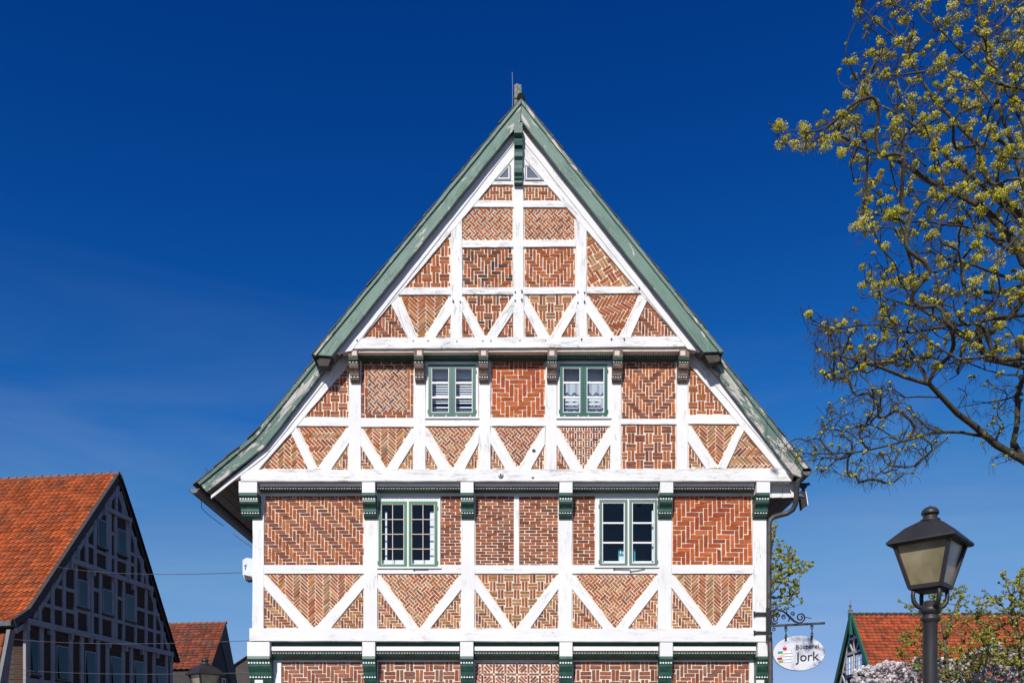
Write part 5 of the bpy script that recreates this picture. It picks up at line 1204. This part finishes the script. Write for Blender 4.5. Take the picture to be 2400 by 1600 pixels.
# ------------------------------------------------------------------ street lanterns
def lantern(label, X, Y, ztop, yaw, post_lean=0.0):
    dz = ztop-2.287-EYE
    root = thing('street_lamp', label, 'street lamp', (X, Y, 0), 'black street lanterns')
    Rz = Matrix.Rotation(yaw, 3, 'Z'); C0 = Vector((X, Y, EYE+dz))
    def sq(a, z): return [C0+Rz @ Vector((u*a/2, v*a/2, 0))+Vector((0, 0, z)) for u, v in ((-1, -1), (1, -1), (1, 1), (-1, 1))]
    def frust(b, a0, z0, a1, z1, cap=True):
        b.add(sq(a0, z0)+sq(a1, z1), [(i, (i+1) % 4, 4+(i+1) % 4, 4+i) for i in range(4)]+([(3, 2, 1, 0), (4, 5, 6, 7)] if cap else []))
    b = MB(); frust(b, .545, 1.925, .575, 1.938); frust(b, .575, 1.938, .57, 1.958); frust(b, .57, 1.958, .33, 2.085); frust(b, .33, 2.085, .135, 2.152); b.obj('roof', MT['lampiron'], root)
    b = MB(); b.lathe([(.085, 2.145), (.085, 2.165), (.062, 2.172), (.06, 2.212), (.074, 2.214), (.076, 2.222), (.072, 2.243), (.058, 2.262), (.036, 2.276), (.014, 2.281), (.012, 2.287), (.004, 2.290)], C0, 20); b.obj('chimney_cap', MT['lampiron'], root, smooth=True)
    t, bt = .46, .265
    for i in range(4):
        j = (i+1) % 4; T, Bq = sq(t, 1.93), sq(bt, 1.552)
        b = MB(); b.tube([T[i], Bq[i]], .021, 4); b.obj('corner_bar', MT['lampiron'], root)
        gt, gb = sq(t-.03, 1.93), sq(bt-.03, 1.55); b = MB(); b.add([gt[i], gt[j], gb[j], gb[i]], [(0, 1, 2, 3)]); b.obj('pane', MT['lantern'], root)
    b = MB(); frust(b, .285, 1.535, .295, 1.572); b.obj('bottom_frame', MT['lampiron'], root)
    b = MB(); frust(b, .20, 1.515, .24, 1.535); b.obj('bottom_plate', MT['lampiron'], root)
    for i in range(4):
        a = yaw+math.pi/4+i*math.pi/2; d = Vector((math.cos(a), math.sin(a), 0)); b = MB()
        b.tube([C0+d*r+Vector((0, 0, z)) for r, z in ((.15, 1.54), (.158, 1.48), (.15, 1.43), (.125, 1.392), (.09, 1.372), (.05, 1.37))], [.02, .019, .021, .022, .022, .02], 8); b.obj('cradle_arm', MT['lampiron'], root, smooth=True)
    prof = [(.02, 1.435), (.058, 1.43), (.06, 1.39), (.085, 1.378), (.095, 1.35), (.085, 1.322), (.066, 1.312), (.068, 1.296), (.085, 1.282), (.085, 1.262), (.068, 1.245), (.062, 1.225), (.062, 1.0), (.064, .2), (.066, .0-(EYE+dz)*.55), (.10, -(EYE+dz)*.56), (.11, -(EYE+dz)*.95), (.13, -(EYE+dz))]
    b = MB(); b.lathe(prof[::-1], C0, 20); b.obj('post', MT['lampiron'], root, smooth=True)
    return root
lantern('large black lantern on a post, in front of the red roof at right', XP(2180, 7.7), 7.7, EYE+2.287, R(-43.5))
lantern('small black lantern, low at left in front of the mossy red roof', XP(480.5, 17.4), 17.4, ZP(1540, 17.4), R(47))

# ------------------------------------------------------------------ trees
def grow(limbs, targets, seed, min_r=.0045, kink=.10, max_len=3.0, up=.06):
    """limbs: list of polylines [(Vector, radius)], first point of each joins the nearest earlier node.
    targets: twig ends; each is joined to the nearest wood by a crooked twig. Radii follow the pipe rule."""
    rr = random.Random(seed); V = []; par = []; fr = []
    def add(p, q, r=0.0): V.append(Vector(p)); par.append(q); fr.append(r); return len(V)-1
    for li, lb in enumerate(limbs):
        prev = -1
        if V:
            A = np.array([tuple(v) for v in V]); prev = int(np.argmin(((A-np.array(tuple(lb[0][0])))**2).sum(1)))
        for k, (p, r) in enumerate(lb):
            if k:
                a = V[prev] if prev >= 0 else p; n = max(1, int((p-a).length/.22))
                r0 = fr[prev] or r
                for j in range(1, n+1):
                    q = a.lerp(p, j/n)
                    if j < n: q = q+Vector((rr.gauss(0, 1), rr.gauss(0, 1), rr.gauss(0, 1)))*.012
                    prev = add(q, prev, r0+(r-r0)*j/n)
            elif prev < 0 or (V[prev]-p).length > .05: prev = add(p, prev, r)
    c = len(V); root = V[0]
    order = sorted(range(len(targets)), key=lambda i: (targets[i][0]-root).length+rr.uniform(0, 1.2)); ends = {}
    cap = c+len(targets)*14+10; A = np.empty((cap, 3)); A[:c] = [tuple(v) for v in V]
    for i in order:
        T = targets[i][0]; t = np.array(tuple(T)); d = np.sqrt(((A[:len(V)]-t)**2).sum(1))
        # prefer wood that lies towards the trunk
        pen = np.maximum(0, np.sqrt(((A[:len(V)]-np.array(tuple(root)))**2).sum(1))-(T-root).length+.05)*1.2
        k = int(np.argmin(d+pen))
        if d[k] > max_len: continue
        a = V[k]; ln = (T-a).length; n = max(2, min(12, int(ln/.09)))
        back = (a-V[par[k]]).normalized() if par[k] >= 0 else Vector((0, 0, 1))
        c1 = a+back*ln*.35+Vector((0, 0, up*ln)); off = Vector((rr.gauss(0, 1), rr.gauss(0, 1), rr.gauss(0, 1)))*ln*kink; prev = k
        for j in range(1, n+1):
            u = j/n; q = a*(1-u)**2+(c1+off)*2*u*(1-u)+T*u*u
            if j < n: q = q+Vector((rr.gauss(0, 1), rr.gauss(0, 1), rr.gauss(0, 1)))*.02*min(1, ln)
            prev = add(q, prev); A[prev] = tuple(q)
        ends[i] = prev
    n = len(V); area = [0.0]*n
    for i in range(n-1, -1, -1):
        r2 = max(area[i], min_r**2.3)
        area[i] = r2
        if par[i] >= 0: area[par[i]] += r2*1.0
    rad = [max(fr[i], min(area[i]**(1/2.3), fr[i]*1.0 if fr[i] else 9)) if fr[i] else min(area[i]**(1/2.3), .05) for i in range(n)]
    return V, par, rad, ends, c
def wood(V, par, rad, thick=.02):
    "prisms along every node; returns arrays for thick wood and for twigs"
    kids = {}; 
    for i, p in enumerate(par):
        if p >= 0: kids.setdefault(p, []).append(i)
    chains = []
    starts = [i for i, p in enumerate(par) if p < 0]; stack = [(s, None) for s in starts]
    while stack:
        s, pre = stack.pop(); ch = ([pre] if pre is not None else [])+[s]; cur = s
        while True:
            ks = kids.get(cur, [])
            if not ks: break
            ks = sorted(ks, key=lambda k: -rad[k]); nx = ks[0]
            for k in ks[1:]: stack.append((k, cur))
            ch.append(nx); cur = nx
        chains.append(ch)
    big, small = MB(), MB()
    for ch in chains:
        if len(ch) < 2: continue
        rs = [rad[k] for k in ch]
        if ch[0] in kids and len(ch) > 1 and rs[0] > rs[1]*1.3: rs[0] = rs[1]
        m = max(rs); (big if m > thick else small).tube([V[k] for k in ch], rs, 8 if m > .03 else 5 if m > .008 else 3, caps=False)
    return big, small
def clusters(centers, rng, kind):
    "small petal and leaf faces gathered in clumps: centers = [(Vector, radius, colour, n)]"
    vs = []; cs = []
    for c, r, col, n in centers:
        c = np.array(tuple(c)); k = max(3, int(n)); sub = max(1, int(round(k/14))); sc = rng.normal(0, 1, (sub, 3)); sc /= np.linalg.norm(sc, axis=1)[:, None]+1e-6; sc *= r*.62*rng.uniform(.3, 1.0, (sub, 1)); sc[:, 2] = np.abs(sc[:, 2])*.8-.1*r
        w = rng.integers(0, sub, k); d = rng.normal(0, 1, (k, 3)); d /= np.linalg.norm(d, axis=1)[:, None]+1e-6
        p = c+sc[w]+d*r*.42*rng.uniform(.55, 1, (k, 1)); s = (kind['size']*rng.uniform(.6, 1.3, k))[:, None]
        nrm = d+rng.normal(0, .6, (k, 3))+kind.get('up', .35)*np.array(tuple(SUNPOS)); nrm /= np.linalg.norm(nrm, axis=1)[:, None]; a = np.cross(nrm, rng.normal(0, 1, (k, 3))); a /= np.linalg.norm(a, axis=1)[:, None]+1e-6; b = np.cross(nrm, a)
        asp = kind.get('aspect', .6)
        q = np.stack([p-a*s*.5, p+b*s*asp*.5+nrm*s*.12, p+a*s*.5, p-b*s*asp*.5+nrm*s*.12], 1); vs.append(q.reshape(-1, 3))
        f = rng.uniform(.7, 1.2, (k, 1))*np.array(col)[None, :]; cs.append(np.repeat(f, 4, 0))
    V = np.concatenate(vs); Fq = np.arange(len(V)).reshape(-1, 4); return V, Fq, np.concatenate(cs)
def in_poly(x, y, poly):
    c = False; j = len(poly)-1
    for i in range(len(poly)):
        (xi, yi), (xj, yj) = poly[i], poly[j]
        if (yi > y) != (yj > y) and x < (xj-xi)*(y-yi)/(yj-yi)+xi: c = not c
        j = i
    return c
def sample(poly, n, Yr, rr):
    xs = [p[0] for p in poly]; ys = [p[1] for p in poly]; o = []
    while len(o) < n:
        x, y = rr.uniform(min(xs), max(xs)), rr.uniform(min(ys), max(ys))
        if in_poly(x, y, poly): o.append(P(x, y, rr.uniform(*Yr)))
    return o

# ---- the big maple at the right
rr = random.Random(31); rng = np.random.default_rng(5)
def limb(pts, Ya, Yb, r0, r1):
    n = len(pts)-1; return [(P(x, y, Ya+(Yb-Ya)*i/n), (r0+(r1-r0)*(i/n)**.8)*.82) for i, (x, y) in enumerate(pts)]
TX, TY = XP(2800, 10.6), 10.6
trunk = [(Vector((TX, TY, -.1)), .30), (Vector((TX-.05, TY, 1.5)), .24), (Vector((TX-.02, TY+.1, 3.0)), .21), (Vector((TX-.15, TY, 4.4)), .19), (Vector((TX-.45, TY-.1, 6.0)), .15), (Vector((TX-.9, TY+.1, 7.6)), .11), (Vector((TX-1.2, TY, 9.2)), .07), (Vector((TX-1.6, TY-.1, 10.8)), .04)]
LIMBS = [trunk,
  limb([(2800, 1400), (2640, 1260), (2500, 1150), (2400, 1079), (2336, 1043), (2280, 995), (2244, 969), (2208, 931), (2178, 900), (2119, 883), (2055, 857), (2012, 847), (1965, 832)], 10.6, 9.4, .075, .012),
  limb([(2300, 1022), (2254, 1013), (2183, 1015), (2119, 1033), (2042, 1053), (1953, 1062), (1871, 1061), (1822, 1046)], 10.2, 9.2, .026, .005),
  limb([(2110, 1035), (2060, 1003), (2040, 995), (1996, 975)], 9.9, 9.6, .012, .005), limb([(2040, 1053), (1989, 1013), (1938, 980), (1912, 951)], 9.6, 9.3, .011, .004),
  limb([(2126, 1033), (2096, 1079), (2063, 1107), (2012, 1138)], 9.9, 9.5, .011, .004), limb([(2203, 1016), (2165, 1053), (2144, 1089), (2093, 1130)], 10, 9.8, .011, .004),
  limb([(2205, 930), (2157, 929), (2121, 931), (2088, 967), (2068, 992), (2035, 1040)], 9.9, 9.7, .014, .005), limb([(2121, 931), (2095, 912), (2040, 920), (1985, 950), (1930, 975)], 9.8, 9.4, .010, .004),
  limb([(2178, 900), (2157, 852), (2134, 822), (2118, 785), (2080, 740)], 9.8, 10.2, .024, .009),
  limb([(2780, 1060), (2550, 905), (2400, 858), (2318, 842), (2297, 814), (2234, 773), (2205, 752), (2150, 720), (2080, 700), (2010, 690)], 10.6, 11.3, .062, .008),
  limb([(2300, 832), (2259, 852), (2246, 877), (2198, 910)], 10.9, 10.4, .014, .006), limb([(2400, 880), (2355, 878), (2270, 850), (2200, 842)], 10.8, 10.6, .016, .006),
  limb([(2720, 1010), (2550, 930), (2400, 923), (2343, 939), (2300, 945), (2240, 955)], 10.6, 11.2, .026, .005),
  limb([(2760, 900), (2560, 760), (2400, 739), (2340, 742), (2297, 755), (2200, 768), (2130, 780), (2050, 760), (1960, 770), (1905, 760), (1895, 715)], 10.6, 9.8, .036, .005),
  limb([(2740, 830), (2520, 720), (2400, 614), (2379, 568), (2336, 522), (2308, 489), (2254, 461), (2142, 400), (2118, 384), (2085, 370), (2015, 345), (1968, 318), (1883, 326), (1816, 297)], 10.6, 11.6, .085, .006),
  limb([(2379, 568), (2330, 560), (2260, 530), (2180, 520), (2100, 515), (2040, 515), (1998, 520)], 10.9, 10.4, .024, .006),
  limb([(2560, 720), (2400, 655), (2343, 645), (2285, 622), (2249, 617), (2180, 640), (2090, 683), (2020, 700)], 10.6, 10.0, .03, .006),
  limb([(2500, 700), (2440, 560), (2340, 470), (2303, 433), (2225, 373), (2159, 304), (2110, 270), (2050, 240), (1980, 200)], 10.7, 11.8, .055, .007),
  limb([(2440, 560), (2390, 500), (2340, 445), (2319, 425), (2281, 329), (2192, 238), (2165, 196), (2131, 119), (2093, 83), (2018, 17), (1985, -20)], 10.6, 11.0, .05, .006),
  limb([(2560, -60), (2400, 5), (2303, 97), (2220, 152), (2137, 157)], 10.4, 9.8, .02, .006), limb([(2460, 600), (2400, 440), (2370, 330), (2340, 250), (2330, 150), (2300, 50), (2290, -40)], 10.6, 11.2, .04, .01),
  limb([(2600, 480), (2480, 330), (2400, 210), (2320, 190), (2250, 120), (2195, 60), (2180, 20)], 10.5, 9.9, .028, .006), limb([(2303, 433), (2250, 420), (2170, 450), (2100, 440), (2040, 420), (2010, 425)], 10.8, 10.2, .016, .005),
  limb([(2170, 390), (2120, 340), (2080, 300), (2000, 290), (1940, 300)], 11.0, 10.6, .012, .005), limb([(2249, 617), (2180, 590), (2110, 600), (2060, 570), (2035, 560)], 10.4, 10.6, .012, .005)]
ZONES = [([(1995, -60), (1985, 40), (2050, 105), (2010, 125), (1965, 140), (1955, 185), (1990, 250), (1930, 265), (1870, 300), (1800, 285), (1800, 340), (1870, 345), (1960, 375), (2000, 400), (2010, 480), (1998, 560), (2050, 600), (1985, 640), (2010, 690), (2470, 700), (2470, -60)], 1150, (9.2, 12.2), .52, (.030, .118)),
         ([(1862, 705), (1905, 790), (1905, 890), (1990, 900), (2080, 850), (2200, 870), (2300, 840), (2450, 850), (2450, 680), (2060, 680), (2000, 720), (1960, 745), (1900, 735)], 600, (9.2, 11.4), .36, (.020, .075)),
         ([(1910, 945), (1930, 1010), (1830, 1040), (1840, 1075), (1920, 1105), (2020, 1135), (2100, 1135), (2180, 1080), (2230, 1020), (2150, 960), (2090, 890), (1985, 930)], 230, (9.2, 10.2), .40, (.014, .03)),
         ([(2220, 905), (2280, 960), (2300, 1080), (2345, 1100), (2420, 1050), (2450, 880), (2300, 870)], 55, (9.8, 11.2), .6, (.018, .035))]
tg = []
for poly, n, Yr, pb_, rad_ in ZONES:
    for p in sample(poly, n, Yr, rr): tg.append((p, rr.random() < pb_, rr.uniform(*rad_)))
V, par, rad, ends, nl = grow(LIMBS, tg, 3)
big, small = wood(V, par, rad, .011)
mp_ = thing('maple_tree', 'large budding maple with yellow green blossom reaching in from the right', 'tree', (TX, TY, 0))
tk = big.obj('trunk', MT['limb'], mp_, smooth=True, label='limbs with yellow lichen'); small.obj('twigs', MT['twig'], mp_, kind='stuff')
cc = []; BL = [(.62, .56, .035), (.68, .62, .05), (.52, .50, .05), (.68, .60, .12), (.42, .38, .07), (.64, .57, .03)]; fil = MB()
for i, e in ends.items():
    p, has, r = tg[i]
    if has:
        cc.append((p, r, rr.choice(BL), 36+r*1200))
        if rr.random() < .35: q = V[max(0, e-3)]; cc.append((q+Vector((rr.gauss(0, .03), rr.gauss(0, .03), .03)), r*.6, rr.choice(BL), 14+r*450))
    if r < .05 or rr.random() < .25:     # last year's dry key stalks hanging from the twig ends
        for _ in range(rr.randint(3, 7)):
            a = p+Vector((rr.gauss(0, .02), rr.gauss(0, .02), rr.gauss(0, .02))); d = Vector((rr.gauss(0, .05), rr.gauss(0, .05), -rr.uniform(.03, .12))); fil.tube([a, a+d*.5+Vector((rr.gauss(0, .012), 0, .012)), a+d], .0022, 3, caps=False)
Vc, Fc, Cc = clusters(cc, rng, dict(size=.020, aspect=.8, up=.5)); link('crown', np_mesh('crown', Vc, Fc, MT['leaf'], Cc), mp_, kind='stuff', label='clumps of yellow green blossom')
fil.obj('key_stalks', MT['twig'], mp_, kind='stuff')

# ---- young trees
def young(name, label, base, trunk_pts, zones, seed, leafcol, size, per, n_mul=1.0, mat='leaf', cat='tree', clump=(.04, .09), group=None, min_r=.004, aspect=.55):
    r2 = random.Random(seed); g2 = np.random.default_rng(seed)
    root = thing(name, label, cat, base, group); lb = trunk_pts; tg2 = []
    for poly, n, Yr in zones:
        for p in sample(poly, n, Yr, r2): tg2.append((p, True, r2.uniform(*clump)))
    V, par, rad, ends, nl = grow(lb, tg2, seed, min_r=min_r, up=-.05)
    big, small = wood(V, par, rad, .012)
    big.obj('trunk', MT['bark'], root, smooth=True)
    if small.f: small.obj('twigs', MT['twig'], root, kind='stuff')
    cc = []
    for i, e in ends.items():
        p, _, r = tg2[i]; cc.append((p, r, r2.choice(leafcol), per))
        k = e
        for _ in range(3):
            k = par[k]
            if k < 0 or k < nl: break
            if r2.random() < .6: cc.append((V[k]+Vector((r2.gauss(0, .02), r2.gauss(0, .02), .01)), r*.6, r2.choice(leafcol), per*.5))
    Vc, Fc, Cc = clusters(cc, g2, dict(size=size, aspect=aspect, up=.9 if mat == 'petal' else .4)); link('crown', np_mesh('crown', Vc, Fc, MT[mat], Cc), root, kind='stuff')
    return root
LG = [(.42, .44, .06), (.50, .49, .08), (.34, .36, .06), (.27, .31, .07), (.54, .50, .13)]
Yt = 24.0
def tl(pts, Y, r0, r1): n = len(pts)-1; return [(P(x, y, Y), r0+(r1-r0)*i/n) for i, (x, y) in enumerate(pts)]
def trunk_to_ground(x, y, Y, r): q = P(x, y, Y); return [(Vector((q.x, q.y, -.1)), r*1.3), (q, r)]
young('young_linden_tree', 'leafing young tree just behind the right corner of the white house', (XP(1770, Yt), Yt, 0),
      [trunk_to_ground(1770, 1560, Yt, .07)+tl([(1775, 1500), (1780, 1400), (1790, 1300), (1800, 1240)], Yt, .06, .012), tl([(1780, 1420), (1815, 1385), (1850, 1340), (1885, 1325)], Yt, .022, .006), tl([(1778, 1460), (1812, 1440), (1845, 1425), (1875, 1415)], Yt, .018, .005), tl([(1790, 1320), (1815, 1290), (1840, 1270)], Yt, .018, .005), tl([(1785, 1370), (1825, 1350), (1850, 1380)], Yt, .016, .005)],
      [([(1780, 1225), (1822, 1215), (1826, 1260), (1850, 1275), (1872, 1295), (1910, 1318), (1905, 1335), (1878, 1345), (1870, 1400), (1850, 1415), (1815, 1400), (1780, 1420)], 260, (23.2, 24.8)), ([(1780, 1400), (1850, 1415), (1880, 1405), (1872, 1425), (1820, 1450), (1780, 1455)], 30, (23.6, 24.4))], 11, LG, .065, 17, clump=(.06, .13))
Yt = 21.0
young('young_ornamental_tree', 'airy young tree with small spring leaves right behind the large lantern post', (XP(2222, Yt), Yt, 0),
      [trunk_to_ground(2222, 1640, Yt, .06)+tl([(2220, 1560), (2214, 1500), (2226, 1460), (2240, 1420), (2262, 1370)], Yt, .05, .010), tl([(2216, 1520), (2190, 1480), (2165, 1440), (2115, 1412)], Yt, .02, .005), tl([(2214, 1500), (2205, 1450), (2200, 1400), (2195, 1360)], Yt, .02, .005), tl([(2228, 1460), (2270, 1440), (2300, 1415)], Yt, .016, .005), tl([(2218, 1540), (2260, 1500), (2310, 1470)], Yt, .018, .005), tl([(2220, 1560), (2180, 1530), (2130, 1500)], Yt, .016, .005)],
      [([(2105, 1405), (2165, 1425), (2190, 1360), (2210, 1385), (2240, 1375), (2262, 1350), (2275, 1385), (2300, 1410), (2330, 1440), (2325, 1480), (2310, 1560), (2250, 1600), (2130, 1570), (2085, 1520), (2110, 1490), (2160, 1460)], 430, (20.2, 21.8))], 12, LG+[(.40, .33, .05)], .055, 15, clump=(.05, .11))
Yt = 20.0
young('young_ornamental_tree', 'airy young tree with small spring leaves at the right frame edge', (XP(2392, Yt), Yt, 0),
      [trunk_to_ground(2392, 1640, Yt, .06)+tl([(2392, 1560), (2390, 1500), (2380, 1450), (2370, 1400), (2355, 1350), (2348, 1335)], Yt, .05, .008), tl([(2380, 1450), (2350, 1420), (2320, 1395), (2310, 1385)], Yt, .018, .005), tl([(2385, 1470), (2395, 1410), (2398, 1340)], Yt, .02, .005), tl([(2390, 1500), (2350, 1470), (2310, 1430)], Yt, .016, .005), tl([(2392, 1520), (2420, 1450), (2440, 1400)], Yt, .02, .006), tl([(2391, 1530), (2340, 1520), (2300, 1500)], Yt, .015, .005)],
      [([(2300, 1380), (2340, 1400), (2345, 1330), (2358, 1335), (2368, 1380), (2392, 1325), (2430, 1330), (2470, 1420), (2460, 1560), (2330, 1560), (2290, 1500), (2310, 1450)], 420, (19.2, 20.8))], 13, LG+[(.40, .33, .05)], .055, 15, clump=(.05, .11))
PK = [(.86, .80, .79), (.88, .84, .83), (.86, .80, .80), (.78, .64, .65), (.90, .88, .87)]
Yt = 23.0
young('magnolia_bush', 'magnolia in full white and pink blossom below the red roof', (XP(2130, Yt), Yt, 0),
      [trunk_to_ground(2130, 1700, Yt, .06)+tl([(2130, 1650), (2125, 1600), (2120, 1570)], Yt, .05, .012), tl([(2130, 1660), (2080, 1620), (2040, 1580)], Yt, .03, .007), tl([(2130, 1650), (2180, 1610), (2220, 1580)], Yt, .03, .007), tl([(2130, 1670), (2030, 1640), (2005, 1600)], Yt, .025, .007)],
      [([(2000, 1575), (2025, 1556), (2055, 1566), (2068, 1546), (2095, 1552), (2110, 1550), (2128, 1566), (2135, 1546), (2165, 1538), (2215, 1546), (2260, 1550), (2270, 1660), (1995, 1660)], 640, (22.0, 24.0))], 14, PK, .09, 22, mat='petal', clump=(.07, .14), aspect=.8)
Yt = 22.0
young('magnolia_bush', 'magnolia with sparser white blossom at the lower right corner', (XP(2330, Yt), Yt, 0),
      [trunk_to_ground(2330, 1700, Yt, .06)+tl([(2330, 1640), (2325, 1590), (2330, 1540)], Yt, .05, .010), tl([(2330, 1650), (2280, 1600), (2250, 1570)], Yt, .03, .007), tl([(2330, 1640), (2380, 1580), (2390, 1540)], Yt, .03, .007), tl([(2328, 1620), (2300, 1560), (2310, 1520)], Yt, .02, .006)],
      [([(2230, 1550), (2260, 1532), (2290, 1528), (2310, 1506), (2335, 1488), (2345, 1522), (2375, 1506), (2400, 1528), (2430, 1540), (2430, 1660), (2230, 1660)], 560, (21.2, 22.8))], 15, PK+LG[:1], .085, 19, mat='petal', clump=(.06, .12), aspect=.8)
